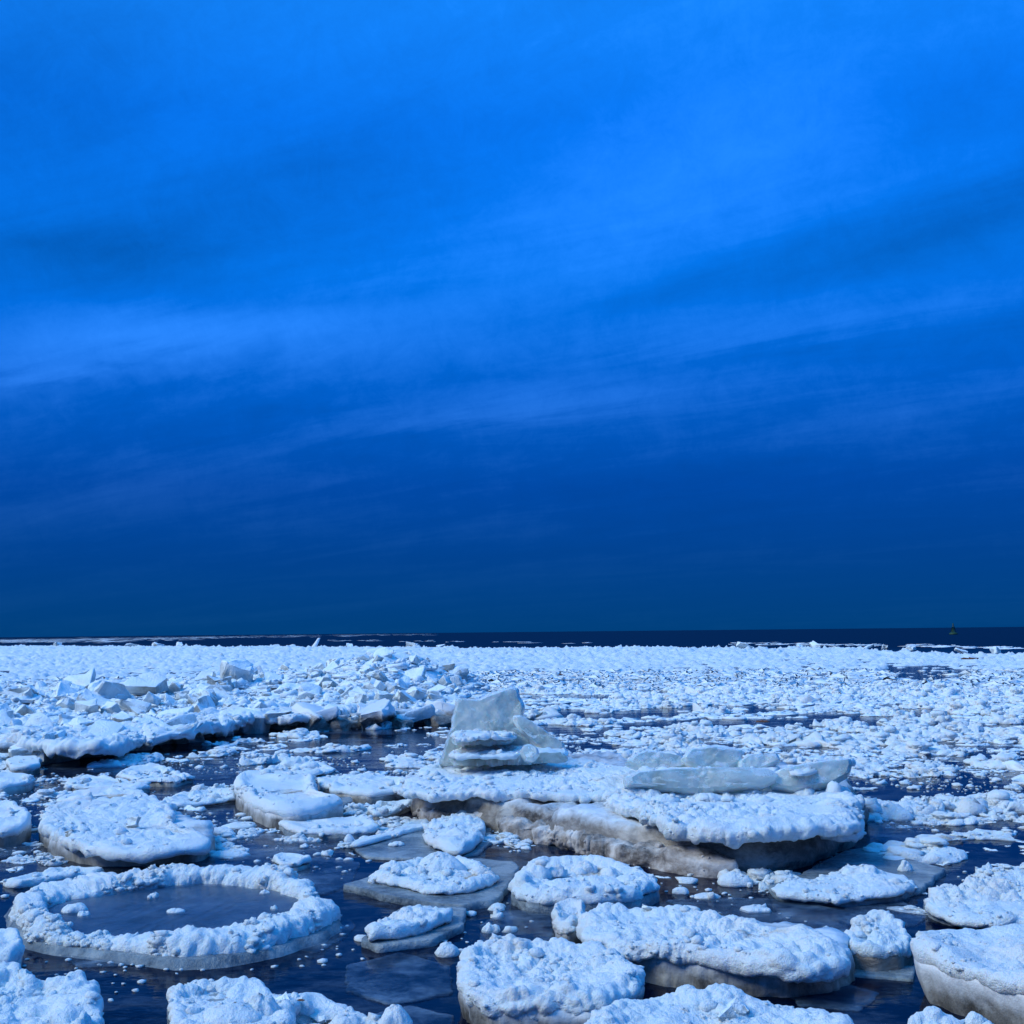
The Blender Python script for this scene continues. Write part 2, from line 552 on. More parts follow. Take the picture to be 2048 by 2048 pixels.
def solid(star, prof, res, seed, amp, cell, relief=None, lump_w=None, rough=0.0):
    """rings given by prof = [(radial fraction, extra metres outward, z)], displaced along normals by lumps.
    relief(s, th, x, y) adds height on the top"""
    per = 2 * math.pi * star.size
    na = int(min(560, max(20, per / res)))
    th = np.linspace(-math.pi, math.pi, na, endpoint=False)
    R = star.radius(th)
    s = np.array([p[0] for p in prof]); e = np.array([p[1] for p in prof]); z = np.array([p[2] for p in prof])
    rr = np.maximum(s[:, None] * R[None] + e[:, None], 0.004)
    X = np.stack([star.c[0] + rr * np.cos(th), star.c[1] + rr * np.sin(th), np.repeat(z[:, None], na, 1)], -1)
    if relief is not None:
        X[..., 2] += relief(np.repeat(s[:, None], na, 1), np.repeat(th[None], len(s), 0), X)
    N = grid_normals(X)
    if N[0, :, 2].mean() < 0:
        N = -N
    P = X.reshape(-1, 3)
    d = np.zeros(len(P))
    if amp:
        d += amp * (0.55 + 0.5 * ((seed * 7) % 10) / 9) * (billow(P, 0.95 * cell, seed) - 0.35) * np.clip(-0.35 + 2.7 * vnoise(P, cell * 3.4, seed + 31), 0.08, 1.7)
    if rough:
        d += rough * fbm(P, cell * 1.5, seed + 5, 4, 0.6)
    if lump_w is not None:
        d *= np.repeat(np.array([w for w in lump_w])[:, None], na, 1).ravel()
    P = P + N.reshape(-1, 3) * d[:, None]
    F = grid_faces(len(s), na)[:, ::-1]
    return P, F, [list(range(na)), list(range((len(s) - 1) * na, len(s) * na))[::-1]]


def top_profile(n, z):
    return [((i + 0.3) / n, 0, z) for i in range(n)]


def snow_cap(star, z, seed, thick=0.12, mound=0.05, rim=0.0, amp=0.06, cell=0.13, res=None, dome=0.0, hollow=None, mat=None, tilt=(0, 0), crumb=1.0):
    res = res or resolution(star.c)
    n = int(max(6, min(90, star.size / res)))
    prof = top_profile(n, z)
    m = max(3, int(thick / res))
    for i in range(1, m + 1):
        f = i / m
        prof.append((1.0, 0.10 * thick * math.sin(f * 2.4) - 0.30 * thick * f ** 3, z - thick * f))
    prof.append((0.8, 0, z - thick * 1.02))
    w = [1.0] * n + [1.0 - 0.35 * i / m for i in range(1, m + 1)] + [0]

    def relief(s, th, X):
        q = np.stack([X[..., 0].ravel(), X[..., 1].ravel(), np.full(X[..., 0].size, seed * 1.3)], 1)
        h = mound * 2 * fbm(q, 0.55 * max(0.5, star.size), seed, 3).reshape(s.shape)
        h += rim * np.exp(-((s - 0.86) / 0.14) ** 2) * (0.6 + 0.8 * vnoise(q, 0.5 * star.size, seed + 3).reshape(s.shape))
        h += dome * np.clip(1 - s * s, 0, 1)
        if hollow:
            hx, hy, hr, hd = hollow
            h -= hd * np.exp(-((X[..., 0] - star.c[0] - hx) ** 2 + (X[..., 1] - star.c[1] - hy) ** 2) / hr ** 2)
        h += (X[..., 0] - star.c[0]) * tilt[0] + (X[..., 1] - star.c[1]) * tilt[1]
        edge = np.clip((1.02 - s) / 0.10, 0, 1)
        side = np.clip((z - X[..., 2]) / thick, 0, 1)            # lower hem of the crust hangs unevenly
        hem = thick * 0.7 * fbm(q * np.array([1, 1, 0]) + seed, 0.35, seed + 6, 4, 0.6).reshape(s.shape)
        return h * (0.35 + 0.65 * edge) + hem * side
    P, F, caps = solid(star, prof, res, seed, amp, cell, relief, w)
    P, T = add_crumbs(P, F, len(caps[0]), n + max(1, m // 2), seed, math.pi * star.size ** 2, math.hypot(*star.c), crumb)
    return mesh_np('snow_crust', P - np.array([*star.c, 0]), T, mat or SNOW, caps=caps)


def ice_body(star, z, seed, under=0.12, below=0.25, shrink=1.0, amp=0.03, cell=0.3, mat=None, res=None, bulge=0.0, tilt=(0, 0), name='ice_body'):
    res = 1.5 * (res or resolution(star.c))
    n = 7
    prof = [((i + 0.2) / n * shrink, 0, z) for i in range(n)] + [(shrink, -0.01, z)]
    m = max(4, min(30, int((z + below) / res)))
    for i in range(1, m + 1):
        f = i / m
        prof.append((shrink, bulge * math.sin(f * math.pi) - under * f ** 1.6, z - 0.015 - (z + below) * f))

    def relief(s, th, X):
        return ((X[..., 0] - star.c[0]) * tilt[0] + (X[..., 1] - star.c[1]) * tilt[1]) * np.clip((X[..., 2] + 0.1) / (z + 0.1), 0, 1)
    P, F, caps = solid(star, prof, res, seed + 50, amp, cell, relief, None, rough=amp)
    return mesh_np(name, P - np.array([*star.c, 0]), F, mat or ICE, caps=caps)


def plate_mesh(star, z, thick, seed, mat, res=None, name='ice_plate', lift=0.0, crisp=True):
    res = res or resolution(star.c)
    n = int(max(6, min(30, star.size / res / 1.5)))
    prof = top_profile(n, z) + [(1.0, 0, z - 0.004), (1.0, 0.004, z - thick * 0.5), (0.985, 0, z - thick), (0.5, 0, z - thick)]

    def relief(s, th, X):
        q = X.reshape(-1, 3).copy(); q[:, 2] = seed
        return lift * fbm(q, 0.8 * star.size, seed, 3).reshape(s.shape)
    P, F, caps = solid(star, prof, res, seed, 0.0, 0.3, relief)
    return mesh_np(name, P - np.array([*star.c, 0]), F, mat, caps=caps)


def block_mesh(seed, flat):
    """angular broken block: clipped box, softly worn"""
    rng = np.random.default_rng(seed)
    import bmesh
    bm = bmesh.new()
    bmesh.ops.create_cube(bm, size=1.0)
    for v in bm.verts:
        v.co.x *= rng.uniform(0.75, 1.15); v.co.y *= rng.uniform(0.7, 1.1); v.co.z *= flat * rng.uniform(0.85, 1.15)
    for _ in range(3):
        n = Vector(rng.normal(size=3)).normalized()
        co = n * (0.40 + 0.2 * rng.random()) * (flat if abs(n.z) > 0.7 else 1)
        g = bmesh.ops.bisect_plane(bm, geom=bm.verts[:] + bm.edges[:] + bm.faces[:], plane_co=co, plane_no=n, clear_outer=True)
        ed = [e for e in g['geom_cut'] if isinstance(e, bmesh.types.BMEdge)]
        if ed:
            try: bmesh.ops.contextual_create(bm, geom=ed)
            except Exception: pass
    bmesh.ops.bevel(bm, geom=bm.edges[:], offset=0.09, segments=2, profile=0.5, affect='EDGES', clamp_overlap=True)
    bmesh.ops.triangulate(bm, faces=bm.faces[:])
    bmesh.ops.subdivide_edges(bm, edges=[e for e in bm.edges if e.calc_length() > 0.2], cuts=2, use_grid_fill=True)
    bmesh.ops.triangulate(bm, faces=bm.faces[:])
    bmesh.ops.recalc_face_normals(bm, faces=bm.faces[:])
    me = bpy.data.meshes.new('ice_block')
    bm.to_mesh(me); bm.free()
    n = len(me.vertices)
    co = np.empty(n * 3, np.float32); me.vertices.foreach_get('co', co); co = co.reshape(-1, 3).astype(float)
    no = np.empty(n * 3, np.float32); me.vertices.foreach_get('normal', no); no = no.reshape(-1, 3)
    co += no * (0.07 * fbm(co + seed, 0.35, seed, 3))[:, None] + no * (0.16 * (billow(co + seed, 0.4, seed) - 0.3))[:, None]
    me.vertices.foreach_set('co', co.astype(np.float32).ravel())
    me.polygons.foreach_set('use_smooth', np.ones(len(me.polygons), dtype=bool))
    me.update()
    me.set_sharp_from_angle(angle=math.radians(32))
    return me


SHARDS = []
for q in range(6):
    me = block_mesh(140 + q, 0.4 if q < 4 else 0.8)
    me.name = 'ice_shard'
    me.materials.append(BLOCK)
    SHARDS.append(me)

TAKEN = []       # outlines on the water that the loose brash keeps clear of


def claim(poly, z, grow=1.0):
    p = np.asarray(poly)[:, :2]
    c = p.mean(0)
    TAKEN.append(c + (p - c) * grow)


SEED = [100]


def nseed():
    SEED[0] += 13
    return SEED[0]


def thing(name, label, cat, loc, group=None):
    o = bpy.data.objects.new(name, None)
    o.empty_display_size = 0.2
    col.objects.link(o); o.location = (*loc, 0) if len(loc) == 2 else loc
    return tag(o, label, cat, group)


def floe(label, px, t, name='ice_floe', under=0.12, mound=0.05, rim=0.03, amp=0.06, cell=0.15, body=None, crust=0.5, rag=0.05,
         shelf=None, shelf_z=0.03, lumps=(), dome=0.0, hollow=None, tilt=(0, 0), group=None, bulge=0.0, base=None):
    """thick floe: ice body, snow crust and, where the photo shows it, a ledge of glaze ice at the waterline"""
    poly = on_plane(px, t)
    sd = nseed()
    st = Star(poly, sd, rag)
    root = thing(name, label, 'ice floe', st.c, group)
    claim(poly, t, 1.0)
    if base is not None:
        bp = on_plane(base, 0.0); claim(bp, 0)
        bs = Star(bp, sd + 1, rag)
        me = ice_body(bs, t - 0.06, sd, 0.02, amp=0.05, mat=body, bulge=bulge)
        o = link('ice_body', me, root, (*(bs.c - st.c), 0))
    else:
        link('ice_body', ice_body(st, t - 0.5 * crust * 0.2, sd, under, mat=body, bulge=bulge, tilt=tilt), root)
    link('snow_crust', snow_cap(st, t, sd, thick=max(0.05, min(t * 0.5, crust * 0.22)), mound=mound, rim=rim, amp=amp, cell=cell, dome=dome, hollow=hollow, tilt=tilt), root)
    if shelf is not None:
        sp_ = on_plane(shelf, shelf_z); claim(sp_, 0)
        ss = Star(sp_, sd + 2, 0.03)
        link('ice_ledge', plate_mesh(ss, shelf_z, shelf_z + 0.03, sd, SHELF, name='ice_ledge'), root, (*(ss.c - st.c), 0))
    for (lx, ly, w, h) in lumps:
        add_lump(root, st.c, lx, ly, t, w, h)
    rg = np.random.default_rng(sd)
    for _ in range(int(rg.integers(0, 4)) if st.size > 0.35 else 0):
        a, f = rg.uniform(0, 6.28), rg.uniform(0.2, 0.92)
        r = float(st.radius(np.array([a - math.pi if a > math.pi else a]))[0]) * f
        o = link('ice_shard', SHARDS[int(rg.integers(0, 6))], root, (r * math.cos(a), r * math.sin(a), t + 0.01 + float(tilt[1]) * r * math.sin(a)))
        k = rg.uniform(0.05, 0.11) * min(1.5, 0.6 + st.size * 0.5)
        o.scale = (k * 1.4, k, k * rg.uniform(0.7, 1.4)); o.rotation_euler = (rg.normal(0, 0.7), rg.normal(0, 0.7), rg.uniform(0, 6.28))
    return root, st


def add_lump(root, origin, lx, ly, z, w, h):
    """a heap of snow w pixels wide and h metres high standing at a pixel"""
    c = on_plane([(lx, ly)], z)[0]
    sd = nseed()
    r = w / FPX * c[1] / 2
    a = np.linspace(0, 2 * math.pi, 12, endpoint=False)
    p = np.stack([c[0] + r * np.cos(a), c[1] + r * 0.8 * np.sin(a)], 1)
    st = Star(p, sd, 0.16, 0.5)
    me = snow_cap(st, z + 0.35 * h, sd, thick=0.35 * h + 0.02, mound=0.1 * h, dome=0.6 * h, amp=min(0.07, 0.28 * h + 0.02), cell=max(0.05, min(0.15, r * 0.7)))
    return link('snow_lump', me, root, (*(st.c - np.asarray(origin)[:2]), 0))


def raft(label, plate, pz, snows, name='ice_floe', mat=None, thick=0.05, lumps=(), group=None):
    """low plate of glaze ice with heaps of snow on it; snows = [(outline px, height, options)]"""
    pp = on_plane(plate, pz); claim(pp, 0)
    sd = nseed()
    st = Star(pp, sd, 0.05, 0.2)
    root = thing(name, label, 'ice floe', st.c, group)
    link('ice_plate', plate_mesh(st, pz, thick + pz, sd, mat or SHELF, lift=0.01), root)
    for q, h, kw in snows:
        ps = on_plane(q, pz + 0.5 * h)
        s2 = Star(ps, sd + 5, 0.09, 0.4)
        k = dict(mound=0.22 * h, dome=0.35 * h, rim=0.1 * h, amp=0.07, cell=0.14)
        k.update(kw)
        link('snow_heap', snow_cap(s2, pz + 0.5 * h, sd + 9, thick=0.52 * h, **k), root, (*(s2.c - st.c), 0))
    for (lx, ly, w, h) in lumps:
        add_lump(root, st.c, lx, ly, pz, w, h)
    return root


# ------------------------------------------------------------------ the setting: water
S = 40000.0
xs = np.array([-S, -400, 400, S]); ys = np.array([-300, 0, 400, S])
gx, gy = np.meshgrid(xs, ys)
wv = np.stack([gx.ravel(), gy.ravel(), np.zeros(16)], 1)
wf = np.array([[r * 4 + c, r * 4 + c + 1, r * 4 + c + 5, r * 4 + c + 4] for r in range(3) for c in range(3)])
wo = link('sea_water', mesh_np('sea_water', wv, wf, WATER, smooth=False))
wo['kind'] = 'structure'
wo['label'] = 'dark blue sea water between the floes and out to the horizon'

# ------------------------------------------------------------------ near floes
# the ring floe: low ice plate, frozen pool, raised snow rim
OUT = [(13, 1817), (22, 1788), (72, 1770), (163, 1756), (254, 1752), (344, 1745), (400, 1752), (471, 1745), (543, 1739), (609, 1752), (670, 1803), (687, 1828),
       (645, 1855), (543, 1886), (435, 1903), (362, 1906), (254, 1896), (145, 1884), (47, 1868), (18, 1842)]
INN = [(94, 1817), (152, 1797), (217, 1790), (308, 1776), (398, 1766), (464, 1771), (525, 1779), (580, 1796), (594, 1812), (565, 1832), (507, 1851), (435, 1860),
       (326, 1871), (217, 1869), (152, 1865), (101, 1836)]


def ring_floe():
    z = 0.06
    sd = nseed()
    so = Star(on_plane(OUT, z + 0.06), sd, 0.03, 0.12)
    si = Star(on_plane(INN, z + 0.03), sd + 1, 0.045, 0.12)
    c = si.c
    # both outlines from one centre
    res = 0.018
    na = 520
    th = np.linspace(-math.pi, math.pi, na, endpoint=False)
    def rad_from(star):
        a = np.linspace(-math.pi, math.pi, 2000, endpoint=False)
        r = star.radius(a)
        p = star.c[None] + np.stack([r * np.cos(a), r * np.sin(a)], 1) - c[None]
        an = np.arctan2(p[:, 1], p[:, 0]); rr = np.hypot(p[:, 0], p[:, 1])
        o = np.argsort(an); an, rr = an[o], rr[o]
        return np.interp(th, np.concatenate([an - 2 * math.pi, an, an + 2 * math.pi]), np.tile(rr, 3))
    ro, ri = rad_from(so), rad_from(si)
    root = thing('ring_floe', 'large pancake floe with raised snow rim around a dark frozen pool, front left', 'ice floe', c)
    claim(on_plane(OUT, 0.05), 0, 1.03)
    m = 30
    ph = np.linspace(0, 2 * math.pi, m, endpoint=False)
    mid = (ro + ri) / 2; wdt = 0.70 * (ro - ri) / 2
    q = np.stack([c[0] + mid * np.cos(th), c[1] + mid * np.sin(th), np.zeros(na)], 1)
    wdt = wdt * (0.7 + 0.5 * vnoise(q, 0.45, sd + 5))
    hgt = 0.045 + 0.10 * vnoise(q, 0.5, sd) + 0.04 * vnoise(q, 0.2, sd + 2)
    cs, sn = np.cos(ph), np.sin(ph)
    rr = mid[None] + wdt[None] * cs[:, None]
    zz = z + np.where(sn[:, None] > 0, hgt[None] * np.abs(sn[:, None]) ** 0.8, -0.07 * np.abs(sn[:, None]))
    X = np.stack([c[0] + rr * np.cos(th), c[1] + rr * np.sin(th), zz], -1)
    N = grid_normals(X, True)
    up = N[m // 4, :, 2].mean()
    if up < 0: N = -N
    P = X.reshape(-1, 3)
    d = 0.052 * (billow(P, 0.10, sd) - 0.3) * (0.5 + 1.2 * vnoise(P, 0.3, 3)) + 0.05 * fbm(P, 0.4, 12, 3)
    P = P + N.reshape(-1, 3) * d[:, None]
    F = grid_faces(m, na, True)
    rg = np.random.default_rng(3)
    ci = rg.integers(0, m // 2, 4000) * na + rg.integers(0, na, 4000)
    C = P[ci]; k = vnoise(C, 0.25, 8) + 0.5 * vnoise(C, 0.09, 9)
    C = C[np.argsort(-k)[:900]]
    CV, CT = crumbs(C, np.clip(0.014 * rg.pareto(2.3, len(C)) + 0.012, 0.012, 0.05), 4, 0.022)
    T = np.concatenate([F[:, [0, 1, 2]], F[:, [0, 2, 3]], CT + len(P)])
    link('snow_rim', mesh_np('snow_rim', np.concatenate([P, CV]) - np.array([*c, 0]), T, SNOW), root)
    # ice below the rim: a wall of glaze ice sloping to the water
    poly = np.stack([c[0] + ro * np.cos(th), c[1] + ro * np.sin(th)], 1)
    sb = Star(poly, sd + 3, 0.012, 0.1)
    link('ice_body', ice_body(sb, z, sd, -0.20, below=0.08, shrink=0.985, amp=0.015, mat=SHELF), root, (*(sb.c - c), 0))
    poly = np.stack([c[0] + (ri + 0.05) * np.cos(th), c[1] + (ri + 0.05) * np.sin(th)], 1)
    sp_ = Star(poly, sd + 4, 0.0)
    link('pool_ice', plate_mesh(sp_, z + 0.022, 0.012, sd, POOL, name='pool_ice'), root, (*(sp_.c - c), 0))
    for (lx, ly, w, h) in ((150, 1822, 52, 0.07), (168, 1830, 24, 0.035), (308, 1794, 18, 0.04), (352, 1823, 36, 0.025), (530, 1786, 20, 0.03), (548, 1818, 14, 0.03), (300, 1797, 10, 0.03)):
        add_lump(root, c, lx, ly, z + 0.02, w, h)


ring_floe()

floe('broad thick floe with flat snowy top behind the ring floe, lower left', [(83, 1632), (100, 1612), (130, 1603), (220, 1598), (312, 1598), (342, 1612), (346, 1645), (380, 1660), (424, 1682),
     (405, 1692), (330, 1700), (250, 1702), (170, 1690), (112, 1670), (84, 1650)], 0.26, under=0.04, mound=0.03, rim=0.02, amp=0.05, cell=0.17, hollow=(0.45, -0.22, 0.28, 0.10),
     base=[(80, 1680), (120, 1718), (200, 1734), (290, 1733), (400, 1722), (430, 1705), (420, 1680), (350, 1650), (250, 1640), (150, 1645), (90, 1655)])
floe('upturned wedge of ice with a curled pale front wall, left of the great floe', [(468, 1562), (480, 1548), (520, 1551), (560, 1556), (600, 1555), (628, 1552), (637, 1590), (690, 1600), (640, 1616), (590, 1622), (540, 1618), (500, 1602), (475, 1583)],
     0.24, under=-0.02, mound=0.02, rim=0.07, amp=0.035, cell=0.14, hollow=(0.1, 0.1, 0.35, 0.10), shelf=[(600, 1600), (700, 1592), (706, 1602), (650, 1625), (600, 1632)], shelf_z=0.1)
floe('long flat floe touching the left end of the great floe', [(632, 1558), (660, 1550), (760, 1546), (822, 1560), (815, 1578), (740, 1585), (660, 1578)], 0.17, under=0.03, amp=0.045, rim=0.03)
floe('low floe with a smooth grey ice front below the upturned wedge', [(552, 1640), (590, 1641), (650, 1642), (700, 1634), (735, 1632), (762, 1652), (735, 1662), (680, 1664), (600, 1664), (572, 1655)], 0.09, under=-0.05, amp=0.045, mound=0.02, body=SHELF, crust=0.25)
floe('small snowy wedge floe at the foot of the great floe, left end', [(735, 1616), (760, 1606), (818, 1600), (826, 1608), (790, 1622), (748, 1628)], 0.08, under=-0.03, amp=0.045, mound=0.03)
floe('small smooth-topped oblong floe in open water above the ring floe', [(545, 1715), (560, 1707), (600, 1711), (624, 1718), (600, 1726), (562, 1728)], 0.08, under=0.03, amp=0.025, mound=0.015)
raft('clear ice raft with one round snow heap, below the great floe', [(705, 1690), (740, 1672), (806, 1647), (918, 1627), (981, 1647), (987, 1678), (961, 1705), (900, 1716), (800, 1716), (730, 1712)], 0.03,
     [([(849, 1672), (857, 1648), (918, 1629), (962, 1634), (968, 1658), (951, 1683), (918, 1703), (885, 1694), (866, 1686)], 0.17, dict(amp=0.06, cell=0.11)),
      ([(690, 1690), (760, 1665), (830, 1645), (862, 1641), (855, 1652), (780, 1672), (720, 1690)], 0.07, dict(amp=0.045, cell=0.1))],
     lumps=[(698, 1684, 20, 0.10), (730, 1682, 24, 0.07), (792, 1690, 30, 0.03)])
raft('glaze-edged raft carrying tall lumpy snow heaps, centre foreground', [(684, 1768), (737, 1752), (810, 1727), (947, 1714), (1027, 1723), (1038, 1734), (1027, 1752), (998, 1797), (925, 1808), (853, 1803), (770, 1788)], 0.07,
     [([(741, 1751), (770, 1735), (830, 1726), (922, 1722), (969, 1733), (999, 1757), (951, 1777), (882, 1783), (809, 1772), (759, 1763)], 0.08, dict(amp=0.05, cell=0.10, rim=0.05))],
     lumps=[(790, 1750, 58, 0.16), (832, 1758, 50, 0.13), (880, 1752, 105, 0.24), (905, 1762, 80, 0.12), (960, 1758, 60, 0.11), (790, 1766, 60, 0.05), (890, 1780, 50, 0.05)])
floe('snow-heaped floe with a bluish hollow, beside the tall-heaped raft', [(1042, 1745), (1062, 1730), (1115, 1727), (1170, 1725), (1215, 1731), (1290, 1744), (1320, 1772), (1285, 1790), (1200, 1800), (1120, 1800), (1050, 1795), (1022, 1780), (1020, 1765)],
     0.14, under=-0.04, amp=0.06, rim=0.07, mound=0.03, cell=0.12, body=SHELF, crust=0.5,
     lumps=[(1190, 1768, 120, 0.07), (1265, 1765, 70, 0.09), (1130, 1775, 90, 0.08), (1075, 1755, 62, 0.14), (1115, 1752, 40, 0.10), (1168, 1745, 50, 0.10), (1222, 1752, 46, 0.08), (1060, 1780, 40, 0.06)])
raft('small tilted glaze raft with smooth snow, just above the open water', [(719, 1878), (759, 1850), (806, 1812), (860, 1810), (933, 1814), (922, 1852), (867, 1877), (759, 1890)], 0.06,
     [([(730, 1857), (770, 1835), (813, 1814), (860, 1812), (900, 1818), (904, 1832), (853, 1852), (790, 1866), (740, 1872)], 0.12, dict(amp=0.04, cell=0.13, mound=0.03))])
floe('thick flat-topped floe with grey front wall, bottom centre', [(916, 1962), (924, 1912), (951, 1882), (1059, 1882), (1099, 1884), (1157, 1890), (1212, 1887), (1266, 1921), (1291, 1948), (1268, 1975), (1193, 2008), (1085, 2006), (990, 2004), (945, 1988)],
     0.24, under=0.10, amp=0.06, cell=0.13, rim=0.04, mound=0.035, hollow=(0.02, 0.12, 0.3, 0.06))
floe('rough icy floe cut by the lower left corner', [(-120, 1940), (0, 1928), (40, 1935), (62, 1962), (110, 1958), (176, 1957), (202, 1975), (200, 2030), (160, 2080), (-120, 2110)],
     0.28, under=0.06, amp=0.07, mound=0.07, rim=0.03, cell=0.16)
floe('grey-fronted floe with upturned back edge, bottom left of centre', [(338, 2010), (345, 1985), (375, 1962), (420, 1966), (512, 1960), (548, 1985), (600, 1998), (580, 2050), (500, 2085), (400, 2085), (345, 2060)],
     0.20, under=0.04, amp=0.045, mound=0.03, rim=0.02, crust=0.3, body=SHELF, lumps=[(470, 2040, 120, 0.10), (520, 2030, 70, 0.12)])
floe('lumpy low floe at the bottom edge beside the grey-fronted floe', [(552, 2010), (600, 1992), (650, 1996), (700, 2012), (760, 2030), (830, 2062), (800, 2110), (560, 2110), (545, 2050)],
     0.12, under=0.03, amp=0.06, mound=0.04, lumps=[(590, 2020, 70, 0.10), (790, 2050, 60, 0.12), (690, 2050, 60, 0.06)])
floe('rounded snowy floe along the bottom edge, right of centre', [(1172, 2045), (1195, 2020), (1260, 1998), (1348, 1990), (1440, 1990), (1510, 1998), (1600, 2008), (1660, 2022), (1708, 2045), (1720, 2100), (1500, 2150), (1200, 2140)],
     0.26, under=0.06, amp=0.07, mound=0.05, cell=0.15)
floe('long thick slab-sided floe with deep pale front wall, lower right', [(1160, 1850), (1165, 1825), (1200, 1812), (1260, 1815), (1348, 1819), (1400, 1824), (1457, 1836), (1536, 1857), (1600, 1872), (1650, 1872), (1692, 1902), (1697, 1920), (1640, 1934),
     (1560, 1930), (1450, 1914), (1340, 1900), (1230, 1890), (1172, 1872)], 0.27, under=0.05, amp=0.06, cell=0.14, rim=0.035, mound=0.03,
     base=[(1170, 1890), (1200, 1945), (1330, 1975), (1450, 1990), (1560, 1994), (1660, 1982), (1702, 1960), (1700, 1925), (1600, 1905), (1400, 1880), (1250, 1870)], bulge=0.01)
floe('narrow snow-topped block leaning on the long slab-sided floe', [(1106, 1830), (1112, 1806), (1140, 1802), (1168, 1808), (1166, 1840), (1140, 1852), (1114, 1848)], 0.20, under=0.08, amp=0.05, cell=0.1, mound=0.02)
floe('squat block with rust-stained front between two big floes, lower right', [(1690, 1872), (1705, 1852), (1750, 1847), (1812, 1856), (1825, 1878), (1800, 1894), (1750, 1898), (1702, 1892)], 0.18, under=0.03, amp=0.05, cell=0.12, body=DIRTY,
     shelf=[(1690, 1935), (1830, 1930), (1825, 1958), (1700, 1948)], shelf_z=0.02)
floe('massive thick floe running off the right edge, dark hollow side', [(1820, 1884), (1850, 1864), (1880, 1857), (1950, 1852), (2060, 1848), (2200, 1860), (2260, 1950), (2180, 1985), (2060, 1972), (1970, 1948), (1890, 1922), (1838, 1902)],
     0.34, under=0.22, amp=0.06, cell=0.16, rim=0.03, mound=0.04)
floe('small snowy floe peeping in at the bottom right edge', [(1805, 2060), (1830, 2042), (1890, 2042), (1930, 2048), (1950, 2030), (1975, 2040), (1995, 2070), (1980, 2130), (1800, 2130)], 0.16, under=0.05, amp=0.06, cell=0.12,
     lumps=[(1950, 2050, 40, 0.08)])
raft('lumpy cauliflower-like floe at the right edge above the massive floe', [(1846, 1802), (1870, 1782), (1950, 1775), (2060, 1755), (2200, 1765), (2200, 1850), (2000, 1850), (1900, 1842), (1858, 1826)], 0.04,
     [([(1850, 1802), (1872, 1780), (1950, 1770), (1990, 1752), (2060, 1745), (2190, 1760), (2190, 1842), (2000, 1844), (1905, 1836), (1862, 1822)], 0.13, dict(amp=0.10, cell=0.14))],
     lumps=[(1890, 1800, 60, 0.12), (1960, 1790, 70, 0.14), (2020, 1790, 70, 0.15), (1990, 1820, 60, 0.1)])
raft('oval glaze raft with a snow heap at the right foot of the great floe', [(1536, 1772), (1580, 1755), (1620, 1738), (1690, 1700), (1757, 1694), (1825, 1720), (1890, 1738), (1842, 1775), (1800, 1792), (1690, 1802), (1560, 1792)], 0.05,
     [([(1540, 1772), (1578, 1758), (1640, 1752), (1710, 1738), (1765, 1738), (1815, 1748), (1837, 1767), (1800, 1786), (1674, 1796), (1552, 1786)], 0.10, dict(amp=0.055, cell=0.11))],
     lumps=[(1725, 1758, 90, 0.15), (1650, 1768, 60, 0.08), (1810, 1742, 26, 0.10)])
floe('grey-sided thick floe at the left edge beside the broad floe', [(-60, 1612), (0, 1604), (28, 1606), (60, 1624), (62, 1640), (40, 1652), (0, 1656), (-60, 1650)], 0.24, under=0.05, amp=0.05, mound=0.05)
floe('small white block of ice perched at the left edge below the ridge', [(12, 1518), (30, 1511), (74, 1510), (81, 1524), (60, 1530), (22, 1530)], 0.20, under=0.03, amp=0.02, cell=0.1, mound=0.01, rim=0.0, name='ice_block')
floe('low blue-shadowed floe at the left edge under the white block', [(-30, 1556), (0, 1548), (55, 1547), (72, 1556), (50, 1566), (0, 1572), (-30, 1570)], 0.16, under=0.0, amp=0.03, mound=0.02)
floe('tall floe corner at the left edge beside the ring floe', [(-100, 1872), (-20, 1862), (30, 1866), (46, 1882), (44, 1902), (20, 1915), (-100, 1925)], 0.22, under=0.02, amp=0.05, mound=0.04)
floe('flat floe piled with white lumps in open water before the ridge', [(505, 1552), (530, 1538), (560, 1528), (600, 1522), (645, 1530), (672, 1538), (640, 1548), (570, 1556)], 0.08, under=0.03, amp=0.08, mound=0.05, cell=0.16, lumps=[(592, 1530, 60, 0.16), (620, 1535, 40, 0.12)])
floe('rimmed pancake floe left of the upturned wedge', [(232, 1548), (262, 1535), (310, 1532), (350, 1542), (390, 1552), (350, 1562), (280, 1562)], 0.10, under=0.02, amp=0.06, mound=0.03)
floe('long lumpy floe behind the broad floe, left', [(128, 1566), (165, 1552), (205, 1556), (250, 1560), (300, 1572), (270, 1578), (200, 1574), (150, 1572)], 0.10, under=0.02, amp=0.07, mound=0.04)
floe('low brown-tinged snow floe leaning on the back of the broad floe', [(112, 1596), (150, 1580), (230, 1578), (290, 1585), (320, 1598), (250, 1604), (150, 1604)], 0.12, under=0.02, amp=0.06, mound=0.04)
floe('narrow snow strip floe just above the ring floe, left edge', [(2, 1764), (50, 1752), (120, 1738), (170, 1736), (210, 1738), (190, 1748), (100, 1760), (30, 1770)], 0.04, under=0.02, amp=0.05, cell=0.12, mound=0.02)
floe('long low snow floe joining the broad floe and the wedge', [(325, 1600), (370, 1590), (440, 1578), (475, 1582), (470, 1596), (420, 1604), (350, 1610)], 0.07, under=0.0, amp=0.06, mound=0.03)

